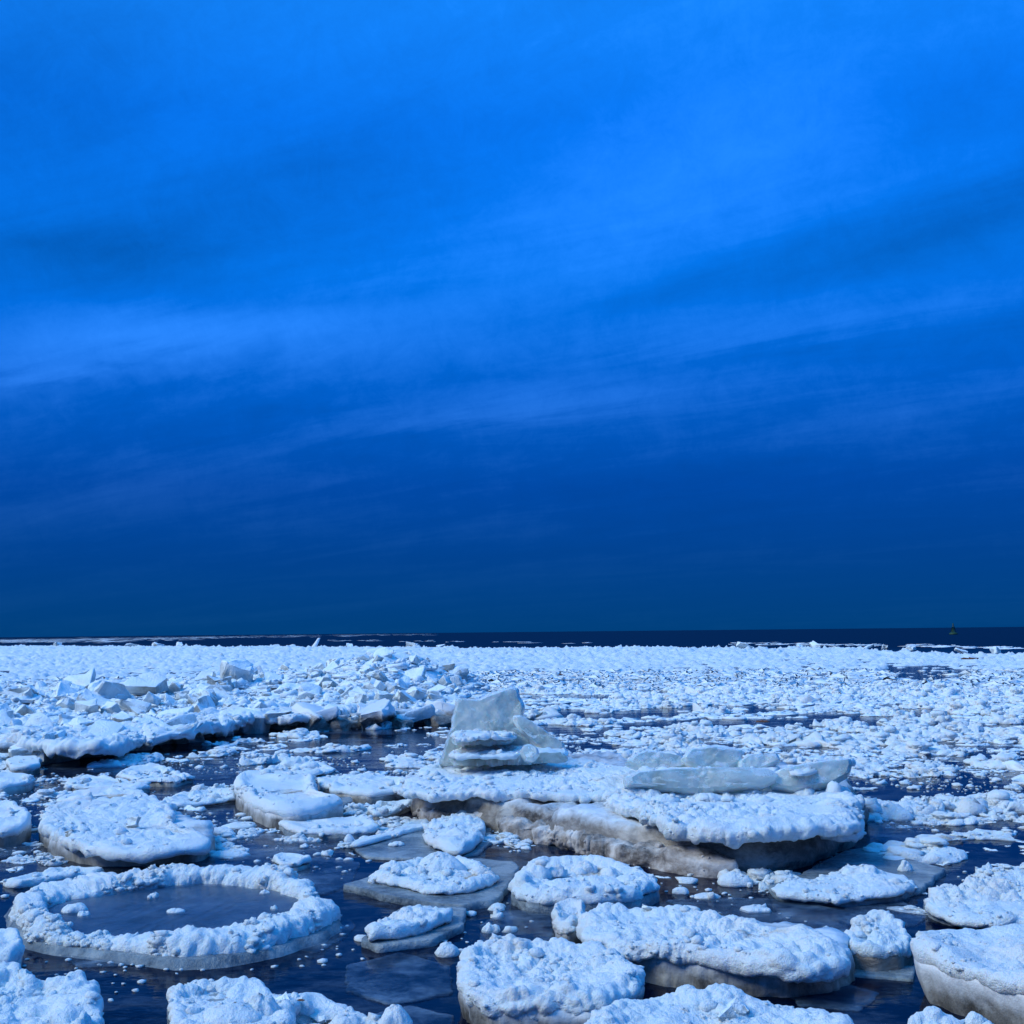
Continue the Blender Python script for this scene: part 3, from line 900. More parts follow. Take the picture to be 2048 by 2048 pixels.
LOOSE = [(896, 1904, 50, 0.10, 'loose round snow lump in dark water above the bottom centre floe'),
         (994, 1830, 26, 0.07, 'tiny snow lump in dark water left of the narrow block'),
         (980, 1857, 34, 0.07, 'little snow cone in the slush above the bottom centre floe'),
         (1471, 1763, 68, 0.12, 'ragged snow lump below the dark hull of the great floe'),
         (1413, 1788, 56, 0.04, 'flat snow patch left of the ragged lump under the great floe'),
         (1511, 1815, 62, 0.05, 'low snow streak floating behind the long slab-sided floe'),
         (1362, 1780, 34, 0.06, 'small snow lump off the right end of the snow-heaped floe'),
         (460, 1705, 80, 0.06, 'low lumpy snow patch in slush right of the broad floe'),
         (478, 1648, 66, 0.07, 'snowy lump in slush below the upturned wedge'),
         (440, 1660, 56, 0.08, 'pale snow lump in slush right of the broad floe'),
         (838, 1592, 30, 0.10, 'round snow ball at the left tip of the great floe'),
         (755, 1592, 26, 0.10, 'round snow ball beneath the long flat floe')]
for (lx, ly, w, h, lab) in LOOSE:
    c = on_plane([(lx, ly + 6)], 0)[0]
    root = thing('ice_lump', lab, 'ice lump', c[:2])
    add_lump(root, c, lx, ly + 6, 0.0, w, h)
    claim([(c[0] - 0.1, c[1] - 0.1), (c[0] + 0.1, c[1] - 0.1), (c[0] + 0.1, c[1] + 0.1), (c[0] - 0.1, c[1] + 0.1)], 0)

# thin new ice lying flat in the leads
THINS = [([(400, 1650), (470, 1630), (560, 1668), (660, 1690), (640, 1720), (500, 1740), (420, 1720)], 'wide sheet of frosted thin ice right of the broad floe'),
         ([(560, 1735), (640, 1712), (720, 1725), (700, 1770), (640, 1790), (590, 1760)], 'dark sheet of thin ice off the back of the ring floe'),
         ([(960, 1850), (1010, 1820), (1100, 1822), (1110, 1880), (1050, 1890), (960, 1885)], 'slushy thin ice sheet left of the narrow block'),
         ([(1330, 1800), (1450, 1795), (1600, 1800), (1720, 1830), (1690, 1862), (1600, 1865), (1480, 1835), (1360, 1812)], 'streaked thin ice sheet behind the long slab-sided floe'),
         ([(1690, 1815), (1800, 1800), (1860, 1830), (1830, 1850), (1730, 1845)], 'blue thin ice sheet left of the lumpy right-edge floe'),
         ([(1735, 1640), (1800, 1625), (1870, 1660), (1860, 1700), (1780, 1690), (1730, 1670)], 'broken thin ice sheet right of the great floe'),
         ([(120, 1908), (250, 1908), (268, 1928), (160, 1933)], 'straight-edged thin ice plate under the front of the ring floe'),
         ([(590, 1895), (640, 1862), (700, 1835), (712, 1850), (690, 1875), (630, 1905)], 'clear thin ice plate off the right end of the ring floe'),
         ([(-60, 1682), (60, 1672), (88, 1690), (60, 1706), (0, 1718), (-60, 1722)], 'smooth pale blue thin ice plate at the left edge'),
         ([(330, 1540), (400, 1530), (480, 1534), (500, 1548), (430, 1560), (350, 1556)], 'frozen dark pool left of the lumpy flat floe'),
         ([(690, 1930), (800, 1905), (900, 1930), (905, 1985), (780, 2010), (690, 1980)], 'faint thin ice sheet in dark water left of the bottom centre floe'),
         ([(700, 2040), (820, 2010), (905, 2030), (900, 2090), (720, 2090)], 'faint thin ice sheet at the bottom edge, left of the bottom centre floe'),
         ([(1560, 1970), (1680, 1962), (1760, 1985), (1720, 2020), (1600, 2010)], 'faint thin ice sheet in dark water below the squat block'),
         ([(1480, 1430), (1560, 1424), (1640, 1430), (1600, 1440), (1500, 1440)], 'flat blue ice patch far behind the great floe'),
         ([(1350, 1380 + 60), (1250, 1432), (1180, 1434), (1120, 1440), (1200, 1450), (1300, 1450)], 'oval frozen pool behind the standing slab'),
         ([(240, 1770 - 30), (330, 1722), (480, 1728), (540, 1738), (420, 1748), (300, 1750)], 'dark thin ice sheet between the ring floe and the broad floe'),
         ([(640, 1650), (700, 1655), (760, 1668), (700, 1690), (620, 1700), (580, 1680)], 'frosted thin ice sheet below the grey-fronted low floe')]
for q, lab in THINS:
    p = on_plane(q, 0.012)
    sd = nseed()
    st = Star(p, sd, 0.06, 0.15)
    o = link('thin_ice_sheet', plate_mesh(st, 0.012 + 0.001 * (sd % 7), 0.03, sd, THIN, name='thin_ice_sheet'), None, (*st.c, 0))
    tag(o, lab, 'thin ice')

# ------------------------------------------------------------------ the great floe
def great_floe():
    base = [(828, 1626), (890, 1644), (1000, 1660), (1112, 1684), (1216, 1710), (1367, 1732), (1460, 1744), (1554, 1741), (1616, 1723), (1688, 1690), (1712, 1655),
            (1690, 1600), (1500, 1560), (1200, 1548), (950, 1565), (850, 1600)]
    pb = on_plane(base, 0.0); claim(pb, 0, 1.04)
    sd = nseed()
    sb = Star(pb, sd, 0.03, 0.2)
    root = thing('great_floe', 'great dirty-sided ice floe with snowy decks in the middle of the picture', 'ice floe', sb.c)
    link('ice_body', ice_body(sb, 0.36, sd, 0.02, below=0.2, amp=0.11, cell=0.5, mat=DIRTY, bulge=0.12, res=0.022), root)

    def deck(px, z, name, **kw):
        p = on_plane(px, z)
        s = Star(p, sd + len(px), 0.09, 0.15)
        k = dict(thick=0.16, mound=0.05, rim=0.03, amp=0.07, cell=0.2, res=0.021); k.update(kw)
        return link(name, snow_cap(s, z, sd + 7, **k), root, (*(s.c - sb.c), 0)), s
    # left deck, its lip overhanging the dark side
    deck([(812, 1578), (820, 1556), (850, 1536), (900, 1516), (980, 1508), (1080, 1510), (1180, 1526), (1300, 1545), (1320, 1582), (1240, 1592), (1150, 1590), (1050, 1588), (950, 1587), (870, 1584), (830, 1580)], 0.46, 'snow_deck', thick=0.10, rim=0.02)
    # right deck
    deck([(1212, 1606), (1240, 1576), (1350, 1562), (1500, 1558), (1620, 1556), (1680, 1570), (1716, 1606), (1726, 1632), (1710, 1648), (1640, 1656), (1540, 1660), (1420, 1660), (1340, 1648), (1270, 1620)], 0.50, 'snow_deck', thick=0.14, mound=0.04, rim=0.06, amp=0.10)
    # lower lip below the right deck, its right-hand lobe
    deck([(1320, 1640), (1420, 1648), (1560, 1646), (1640, 1650), (1560, 1664), (1420, 1670), (1350, 1660)], 0.42, 'snow_ledge', thick=0.07, mound=0.02, amp=0.04)
    deck([(1640, 1648), (1690, 1636), (1728, 1640), (1724, 1658), (1680, 1668), (1640, 1664)], 0.38, 'snow_ledge', thick=0.10, mound=0.02, amp=0.04)
    # stained snow banked against the left front
    o, s = deck([(990, 1642), (1060, 1618), (1200, 1614), (1300, 1646), (1420, 1698), (1490, 1722), (1410, 1722), (1240, 1694), (1120, 1666), (1030, 1652)], 0.17, 'stained_snow_bank', thick=0.24, amp=0.09, cell=0.22, mat=STAINED_SNOW, dome=0.06)
    deck([(1190, 1618), (1215, 1600), (1255, 1606), (1262, 1632), (1230, 1645), (1200, 1638)], 0.34, 'snow_ledge', thick=0.14, amp=0.05, cell=0.15)
    o, s = deck([(835, 1610), (900, 1608), (1000, 1614), (1080, 1612), (1050, 1636), (980, 1640), (880, 1632), (840, 1626)], 0.12, 'stained_snow_bank', thick=0.16, amp=0.07, cell=0.2, mat=STAINED_SNOW)
    # icicles under the middle of the left deck
    for i in range(13):
        px = 1150 + i * 5.2 + (i * 37 % 5) * 0.5
        p = on_plane([(px, 1588)], 0.33)[0]
        ln = 0.055 + 0.03 * ((i * 29) % 7) / 7
        a = np.linspace(0, 2 * math.pi, 6, endpoint=False)
        rows = []
        for f, r in ((-0.3, 0.011), (0.0, 0.012), (0.4, 0.008), (0.8, 0.004), (1.0, 0.0008)):
            rows.append(np.stack([r * np.cos(a), r * np.sin(a), np.full(6, -f * ln)], 1))
        V = np.concatenate(rows)
        me = mesh_np('icicle', V, grid_faces(5, 6), SLAB, caps=[list(range(6))])
        link('icicle', me, root, (p[0] - sb.c[0], p[1] - sb.c[1] - 0.03, p[2] + 0.03))
    for (lx, ly, w, h, z) in ((905, 1538, 50, 0.14, 0.46), (870, 1540, 40, 0.08, 0.46), (1010, 1538, 32, 0.08, 0.46), (1060, 1540, 30, 0.06, 0.46), (1130, 1530, 60, 0.12, 0.46), (1190, 1538, 60, 0.10, 0.46),
                              (1445, 1582, 40, 0.14, 0.5), (1352, 1580, 34, 0.15, 0.5), (1270, 1580, 50, 0.10, 0.5), (1305, 1584, 44, 0.08, 0.5), (1395, 1586, 50, 0.09, 0.5), (1490, 1584, 46, 0.10, 0.5), (1525, 1580, 40, 0.12, 0.5), (1585, 1580, 50, 0.11, 0.5), (1420, 1600, 60, 0.08, 0.5), (1520, 1602, 60, 0.07, 0.5), (1330, 1602, 60, 0.07, 0.5), (1640, 1582, 60, 0.16, 0.5), (1670, 1592, 40, 0.18, 0.5), (1610, 1590, 40, 0.08, 0.5), (1560, 1582, 40, 0.08, 0.5), (860, 1556, 50, 0.1, 0.46)):
        add_lump(root, sb.c, lx, ly, z - 0.02, w, h)
    return root


STAINED_SNOW = ice_material('stained_snow', (0.66, 0.61, 0.57), (0.36, 0.31, 0.28), (0.10, 0.085, 0.075), lo=0.38, hi=0.64, rough=0.7, scale=2.4, sss=0.1, bmp=0.5)
great_floe()


def slab(label, px, D0, z0, k, thick, name='ice_slab', mat=None, seed=None, amp=0.02, rag=0.03, group=None):
    """slab of clear ice whose visible face lies in the plane z = z0 + k (y - D0)"""
    w = on_plane(px, z0, k, D0)
    n = np.array([0, -k, 1.0]); n /= np.linalg.norm(n)
    e1 = np.array([1.0, 0, 0]); e2 = np.array([0, 1.0, k]); e2 /= np.linalg.norm(e2)
    o = w.mean(0)
    q = np.stack([(w - o) @ e1, (w - o) @ e2], 1)
    sd = seed or nseed()
    st = Star(q, sd, rag, 0.15)
    res = resolution(o[:2]) * 0.9
    nn = int(max(8, min(50, st.size / res)))
    prof = [((i + 0.3) / nn, 0, 0) for i in range(nn)]
    m = max(3, int(thick / res))
    for i in range(1, m + 1):
        f = i / m
        prof.append((1.0, 0.18 * thick * math.sin(f * math.pi), -thick * f))
    prof += [(0.9, 0, -thick * 1.02), (0.5, 0, -thick * 1.03), (0.05, 0, -thick * 1.03)]

    def relief(s, th, X):
        P = X.reshape(-1, 3).copy(); P[:, 2] += sd
        top = np.clip((X[..., 2] + 0.4 * thick) / (0.4 * thick), 0, 1)
        return (0.06 * fbm(P, 0.5, sd, 4) + 0.05 * np.abs(fbm(P + 9, 0.28, sd + 2, 4, 0.6))).reshape(s.shape) * top
    P, F, caps = solid(st, prof, res, sd, amp, 0.2, relief, None, rough=amp * 1.2)
    W = o[None] + P[:, :1] * e1 + P[:, 1:2] * e2 + P[:, 2:3] * n
    low = W[np.argmin(W[:, 2])]
    base = np.array([o[0], o[1], low[2]])
    me = mesh_np(name, W - base, F, mat or SLAB, caps=caps)
    me.set_sharp_from_angle(angle=math.radians(28))
    ob = link(name, me, None, base)
    SLABS.append(ob)
    return tag(ob, label, 'ice slab', group)


SLABS = []
# slabs standing and lying on the great floe
slab('tall milky green slab standing upright on the great floe', [(884, 1522), (895, 1480), (908, 1432), (915, 1398), (960, 1396), (1000, 1384), (1022, 1374), (1034, 1380), (1044, 1412), (1042, 1440), (1060, 1462), (1080, 1490), (1092, 1524), (1000, 1528), (880, 1526)],
     18.3, 0.42, 3.4, 0.2, rag=0.045, amp=0.02)
slab('clear ice slab leaning down to the right of the upright slab', [(1030, 1430), (1046, 1432), (1090, 1462), (1132, 1490), (1125, 1505), (1085, 1498), (1050, 1470), (1028, 1445)], 17.9, 0.5, 2.2, 0.12)
slab('upper snow-covered shelf across the front of the upright slab', [(906, 1470), (925, 1456), (965, 1451), (1010, 1457), (1030, 1464), (1026, 1472), (960, 1476), (910, 1477)], 18.0, 0.98, 0.10, 0.10, rag=0.12, amp=0.03)
slab('lower snow-covered shelf at the foot of the upright slab', [(900, 1505), (930, 1492), (1020, 1487), (1100, 1492), (1136, 1498), (1130, 1508), (1040, 1511), (960, 1512), (915, 1512)], 17.7, 0.74, 0.10, 0.14, rag=0.12, amp=0.03)
slab('long clear slab tilted back across the right deck of the great floe', [(1244, 1568), (1262, 1550), (1284, 1539), (1383, 1536), (1520, 1533), (1558, 1543), (1544, 1566), (1460, 1574), (1336, 1577)], 14.75, 0.47, 1.9, 0.2, rag=0.10, amp=0.03)
slab('rounded grey slab on end behind the long tilted slab', [(1366, 1518), (1382, 1498), (1430, 1494), (1484, 1499), (1482, 1522), (1454, 1538), (1398, 1538)], 15.4, 0.66, 2.0, 0.16)
slab('green-grey slab jutting up at the right end of the great floe', [(1552, 1540), (1616, 1526), (1704, 1518), (1696, 1548), (1662, 1566), (1600, 1576), (1546, 1572)], 14.9, 0.55, 2.0, 0.18)
slab('pale flat slab at the back of the great floe, left of the rounded slab', [(1250, 1518), (1290, 1500), (1365, 1510), (1376, 1532), (1300, 1538)], 15.5, 0.62, 1.3, 0.16)
slab('low grey slab between the rounded slab and the right-hand slab', [(1482, 1520), (1500, 1508), (1552, 1506), (1558, 1522), (1520, 1536), (1480, 1536)], 15.3, 0.62, 1.6, 0.14)
slab('faceted white chunk on the lower shelf of the upright slab', [(1042, 1502), (1048, 1492), (1060, 1488), (1072, 1494), (1076, 1506), (1066, 1518), (1052, 1518)], 17.2, 0.62, 2.0, 0.14, name='ice_block')



def snow_on(ob, px, z, thick, **kw):
    p = on_plane(px, z); sd = nseed()
    st = Star(p, sd, 0.08, 0.25)
    k = dict(mound=0.03, rim=0.0, amp=0.05, cell=0.13, crumb=1.6); k.update(kw)
    b = ob.location
    link('snow_cover', snow_cap(st, z, sd, thick=thick, **k), ob, (st.c[0] - b[0], st.c[1] - b[1], -b[2]))


snow_on(SLABS[2], [(906, 1468), (925, 1456), (965, 1450), (1010, 1456), (1032, 1463), (1026, 1470), (960, 1474), (910, 1475)], 1.0, 0.06)
snow_on(SLABS[3], [(898, 1503), (930, 1491), (990, 1487), (1040, 1489), (1050, 1500), (1030, 1508), (960, 1510), (912, 1510)], 0.77, 0.06)
snow_on(SLABS[4], [(1270, 1540), (1330, 1530), (1420, 1532), (1500, 1524), (1560, 1536), (1540, 1544), (1440, 1544), (1340, 1546), (1280, 1550)], 0.74, 0.07)
snow_on(SLABS[6], [(1570, 1538), (1630, 1522), (1700, 1514), (1712, 1522), (1660, 1534), (1600, 1546)], 0.78, 0.06)
snow_on(SLABS[5], [(1380, 1502), (1420, 1490), (1470, 1492), (1486, 1502), (1440, 1506)], 0.92, 0.05)
snow_on(SLABS[7], [(1256, 1512), (1290, 1498), (1350, 1504), (1372, 1516), (1310, 1520)], 0.84, 0.05)
# ------------------------------------------------------------------ the ridge on the left
for lab, px, bs in [
    ('snow-lipped shelf of the ridge nearest the left edge, grey foot', [(-80, 1474), (40, 1466), (160, 1456), (270, 1446), (296, 1460), (282, 1480), (200, 1494), (120, 1494), (0, 1480), (-80, 1478)],
     [(-80, 1530), (0, 1528), (100, 1524), (200, 1512), (280, 1498), (300, 1480), (200, 1470), (0, 1480), (-80, 1490)]),
    ('overhanging snow shelf of the ridge above the open lead', [(270, 1448), (350, 1434), (430, 1424), (510, 1418), (520, 1430), (450, 1448), (370, 1464), (292, 1472)],
     [(290, 1492), (380, 1480), (460, 1468), (520, 1460), (520, 1445), (400, 1450), (300, 1470)]),
    ('middle snow shelf of the ridge with dark hollows beneath', [(498, 1418), (560, 1414), (640, 1410), (712, 1404), (722, 1418), (660, 1428), (580, 1434), (508, 1434)],
     [(520, 1462), (600, 1461), (700, 1458), (720, 1445), (600, 1440), (520, 1445)]),
    ('dark brown-footed end shelf of the ridge, right tip', [(690, 1404), (760, 1398), (840, 1396), (925, 1400), (930, 1410), (850, 1412), (770, 1415), (700, 1418)],
     [(700, 1458), (800, 1452), (930, 1446), (935, 1432), (800, 1432), (700, 1440)])]:
    t = 0.42
    poly = on_plane(px, t); sd = nseed(); st = Star(poly, sd, 0.12, 0.12)
    bp = on_plane(bs, 0.0); claim(bp, 0, 1.05); claim(poly, 0)
    b2 = Star(bp, sd + 1, 0.06, 0.2)
    root = thing('ridge_shelf', lab, 'ice shelf', st.c)
    link('ice_body', ice_body(b2, t - 0.04, sd, 0.0, amp=0.16, cell=0.5, mat=DIRTY, res=0.035), root, (*(b2.c - st.c), 0))
    link('snow_lip', snow_cap(st, t, sd, thick=0.2, mound=0.10, rim=0.06, amp=0.16, cell=0.34, res=0.04, crumb=3), root)

# mound under the jumbled blocks
FOOT = np.array([(-120, 1516), (0, 1512), (150, 1500), (290, 1478), (500, 1452), (700, 1446), (870, 1438), (960, 1430)])
fw = on_plane(FOOT, 0)


def foot_y(x, y):
    """front line of the ridge in the direction of a point"""
    px, _ = project(np.stack([x, y, np.zeros_like(x)], 1))
    f = np.interp(px, FOOT[:, 0], np.hypot(fw[:, 0], fw[:, 1]))
    return f, px


def ridge_h(x, y):
    f, px = foot_y(x, y)
    u = np.hypot(x, y) - f
    w = np.interp(px, [-300, 0, 300, 650, 760, 850, 930, 975], [0.75, 0.8, 0.9, 1.2, 1.75, 1.45, 0.8, 0.0])
    up = np.interp(u, [-0.5, 0.3, 2.5, 5.0, 8.0, 11.0, 15.0, 19.0], [0, 0.30, 0.42, 0.62, 0.98, 1.0, 0.45, 0.0])
    return w * up


na_, nr_ = 260, 130
pxs = np.linspace(-220, 980, na_)
us = np.linspace(-0.2, 19, nr_)
dirs = ray(pxs, np.full(na_, 1264.0)); dirs /= np.hypot(dirs[:, 0], dirs[:, 1])[:, None]
ff = np.interp(pxs, FOOT[:, 0], np.hypot(fw[:, 0], fw[:, 1]))
RX = dirs[None, :, 0] * (ff[None] + us[:, None]); RY = dirs[None, :, 1] * (ff[None] + us[:, None])
RH = ridge_h(RX.ravel(), RY.ravel())
P = np.stack([RX.ravel(), RY.ravel(), RH], 1)
P[:, 2] += np.where(RH > 0.02, 0.22 * (billow(P, 0.8, 5) - 0.4) + 0.10 * (billow(P, 0.3, 9) - 0.4), -0.1) - 0.06
i = np.arange(nr_ - 1)[:, None]; j = np.arange(na_ - 1)[None]
F = np.stack(np.broadcast_arrays(i * na_ + j, i * na_ + j + 1, (i + 1) * na_ + j + 1, (i + 1) * na_ + j), -1).reshape(-1, 4)
rc = np.array([RX.mean(), RY.mean(), 0])
ro = link('pressure_ridge', mesh_np('pressure_ridge', P - rc, F, BRASH), None, rc)
tag(ro, 'snowy mound of the pressure ridge under the jumbled ice blocks, left', 'ice ridge')
claim([(RX[0, 0], RY[0, 0]), *[(RX[0, q], RY[0, q]) for q in range(0, na_, 20)], (RX[0, -1], RY[0, -1]), (RX[-1, -1], RY[-1, -1]), (RX[-1, 0], RY[-1, 0])], 0)


BLOCKS = []
for q in range(14):
    me = block_mesh(40 + q, 0.35 if q < 8 else 0.8)
    me.materials.append(BLOCK)
    BLOCKS.append(me)
rng = np.random.default_rng(7)
count = 0
for _ in range(400):
    px = rng.uniform(-40, 950)
    u = rng.uniform(0.6, 12.5)
    f = np.interp(px, FOOT[:, 0], np.hypot(fw[:, 0], fw[:, 1]))
    d = ray([px], [1264.0])[0]; d /= math.hypot(d[0], d[1])
    x, y = d[0] * (f + u), d[1] * (f + u)
    h = ridge_h(np.array([x]), np.array([y]))[0]
    if h < 0.15:
        continue
    s = rng.uniform(0.25, 0.85) * (1.0 if rng.random() < 0.8 else 1.35)
    q = rng.integers(0, 14)
    if q >= 8: s *= 0.6
    o = link('ice_block', BLOCKS[q], None, (x, y, h - 0.08 * s + 0.06))
    o.rotation_euler = (rng.normal(0, 0.5), rng.normal(0, 0.45), rng.uniform(0, 6.28))
    o.scale = (s * rng.uniform(0.8, 1.3), s * rng.uniform(0.7, 1.1), s)
    shape = 'chunky' if q >= 8 else 'slab-like'
    part = 'far left' if px < 220 else 'left' if px < 450 else 'middle' if px < 680 else 'right'
    lie = 'on the front slope' if u < 4.5 else 'along the crest' if u < 9 else 'behind the crest'
    tag(o, f'{shape} broken ice block {lie} of the ridge, its {part} part', 'ice block', 'broken blocks heaped in the pressure ridge')
    count += 1
    if count >= 190:
        break
# stained blocks wedged under the front shelves
FOOTMAT = DIRTY
foot_meshes = []
for q in (2, 5, 9, 11):
    me = BLOCKS[q].copy(); me.materials.clear(); me.materials.append(DIRTY); foot_meshes.append(me if q != 5 else BLOCKS[5])
for k, px in enumerate(np.linspace(5, 935, 34) + 9 * np.sin(np.arange(34) * 2.7)):
    fb = on_plane([(px, float(np.interp(px, [0, 150, 290, 500, 700, 935], [1530, 1519, 1494, 1465, 1459, 1447])))], 0)[0]
    f = math.hypot(fb[0], fb[1]) + 0.15 + 0.3 * math.sin(k * 1.3)
    d = ray([px], [1264.0])[0]; d /= math.hypot(d[0], d[1])
    stained = px > 560
    o = link('ice_block', foot_meshes[k % 4] if stained else BLOCKS[(k * 3) % 14], None, (d[0] * f, d[1] * f, 0.10 + 0.09 * (k % 4)))
    sz = 0.45 + 0.12 * ((k * 7) % 5)
    o.scale = (sz * 1.3, sz * 0.8, sz * (1.0 if k % 4 < 2 else 0.7)); o.rotation_euler = (0.3 * math.sin(k * 1.9), 0.3 * math.cos(k * 2.3), k * 1.1)
    part = 'far left' if px < 220 else 'left' if px < 450 else 'middle' if px < 680 else 'right'
    tag(o, f'{"brown-stained" if stained else "grey-white"} ice block wedged at the foot of the ridge, its {part} part', 'ice block', 'blocks wedged at the foot of the ridge')
# the white cubes and the bigger slabs one can pick out on the ridge
for (px, py, w, lab, q, rot) in [
    (768, 1400, 30, 'upright white cube of ice near the ridge tip, largest of the pale cubes', 9, (0.2, 0.1, 0.4)),
    (830, 1393, 32, 'faceted round white chunk of ice at the ridge tip', 10, (0.5, 0.4, 0.9)),
    (867, 1392, 18, 'small square white cube at the right end of the ridge', 11, (0.0, 0.1, 0.2)),
    (760, 1376, 20, 'upended narrow white block above the pale cubes of the ridge', 12, (0.2, 0.5, 0.7)),
    (782, 1378, 20, 'tilted white block between two upended ones on the ridge', 13, (0.6, 0.2, 0.3)),
    (803, 1376, 26, 'leaning leaf-shaped slab above the faceted white chunk', 2, (1.0, 0.5, 0.4)),
    (720, 1402, 24, 'orange-tinged white chunk left of the pale cubes on the ridge', 8, (0.2, 0.3, 1.2)),
    (812, 1402, 44, 'bar-shaped pale slab slanting below the faceted white chunk', 4, (0.4, 0.5, 0.6)),
    (620, 1388, 44, 'wedge block with a dark cleft in the middle of the ridge', 5, (0.5, 0.2, 0.2)),
    (475, 1352, 60, 'big boxy block with brown edge on the crest of the ridge', 12, (0.1, 0.1, 0.3)),
    (160, 1372, 60, 'long pale slab tilted on the ridge, far left', 1, (0.5, -0.3, 0.2)),
    (290, 1378, 66, 'flat grey slab lying on the crest of the ridge, left', 3, (0.35, 0.1, 0.1))]:
    # march along the sight line until it meets the mound
    dd = ray([px], [py])[0]
    best = None
    for s in np.linspace(18, 70, 800):
        p = np.array([0, 0, CAM_H]) + dd * s
        if p[2] <= ridge_h(p[:1], p[1:2])[0] + 0.15 or p[2] < 0.2:
            best = p; break
    if best is None: best = p
    me = BLOCKS[q]
    s = w / FPX * best[1]
    o = link('ice_block', me, None, (best[0], best[1], best[2] + 0.05))
    o.rotation_euler = rot
    o.scale = (s, s * 0.9, s * (1.0 if q >= 8 else 1.0))
    tag(o, lab, 'ice block')
# hazy hump of old ice on the ridge crest
c = on_plane([(790, 1340)], 0.9)[0]

# ------------------------------------------------------------------ the pack: loose chunks, then brash as far as the ice edge
EDGE_PX = np.array([-400, 0, 300, 640, 1000, 1300, 1500, 1700, 1850, 2048, 2400])
EDGE_D = np.array([360, 320, 260, 215, 175, 165, 150, 150, 118, 112, 105.0])


def in_poly(x, y, poly):
    inside = np.zeros(len(x), bool)
    px, py = poly[:, 0], poly[:, 1]
    j = len(px) - 1
    for i in range(len(px)):
        c = ((py[i] > y) != (py[j] > y)) & (x < (px[j] - px[i]) * (y - py[i]) / (py[j] - py[i] + 1e-12) + px[i])
        inside ^= c
        j = i
    return inside


LEADS = [  # stretches of open water: (outline in the photo, how much ice is left in it)
    ([(1760, 1338), (1870, 1328), (1960, 1345), (1900, 1360), (1800, 1362)], 0.10),
    ([(60, 1530), (290, 1492), (520, 1462), (880, 1450), (860, 1480), (640, 1500), (620, 1545), (520, 1520), (330, 1530)], 0.33),
    ([(640, 1480), (740, 1470), (760, 1500), (830, 1540), (700, 1546), (650, 1530)], 0.30),
    ([(1480, 1412), (1640, 1412), (1650, 1424), (1490, 1420)], 0.25),
    ([(1290, 1448), (1420, 1440), (1430, 1452), (1300, 1456)], 0.2),
    ([(1650, 1425), (1720, 1418), (1790, 1450), (1700, 1455)], 0.35),
    ([(1720, 1575), (2048, 1555), (2200, 1760), (1700, 1700)], 1.0),
    ([(-100, 1735), (700, 1690), (1200, 1690), (1700, 1810), (1700, 2100), (-100, 2100)], 0.10),
    ([(0, 1540), (520, 1545), (470, 1600), (0, 1610)], 0.45),
    ([(1900, 1545), (2060, 1540), (2060, 1580), (1920, 1575)], 0.25)]
LEADS = [(np.array(p, float), k) for p, k in LEADS]


def cover(x, y):
    """share of the water covered by ice, 0..1"""
    P = np.stack([x, y, np.zeros_like(x)], 1)
    px, py = project(P)
    r = np.hypot(x, y)
    c = np.interp(py, [1290, 1400, 1470, 1540, 1600, 1650, 1700, 1760], [1.0, 0.88, 0.74, 0.60, 0.50, 0.45, 0.38, 0.26])
    c = c + (0.35 * fbm(P * np.array([1, 0.6, 1]), 2.6, 77, 3) + 0.9 * np.minimum(0, fbm(P * np.array([0.5, 1.3, 1]), 1.1, 78, 3) + 0.05)) * np.interp(py, [1330, 1420], [0.35, 1])
    jx, jy = 26 * fbm(P, 1.8, 91, 3), 9 * fbm(P, 1.8, 92, 3)
    px, py = px + jx, py + jy
    for p, k in LEADS:
        c = np.where(in_poly(px, py, p), c * k, c)
    edge = np.interp(px, EDGE_PX, EDGE_D) * (1 + 0.05 * fbm(P, 14, 31, 3))
    c = np.where(r > edge, 0, c)
    return np.clip(c, 0, 1)


def free(x, y):
    ok = np.ones(len(x), bool)
    for p in TAKEN:
        lo, hi = p.min(0), p.max(0)
        m = (x > lo[0]) & (x < hi[0]) & (y > lo[1]) & (y < hi[1])
        if m.any():
            idx = np.nonzero(m)[0]
            ok[idx[in_poly(x[idx], y[idx], p)]] = False
    return ok


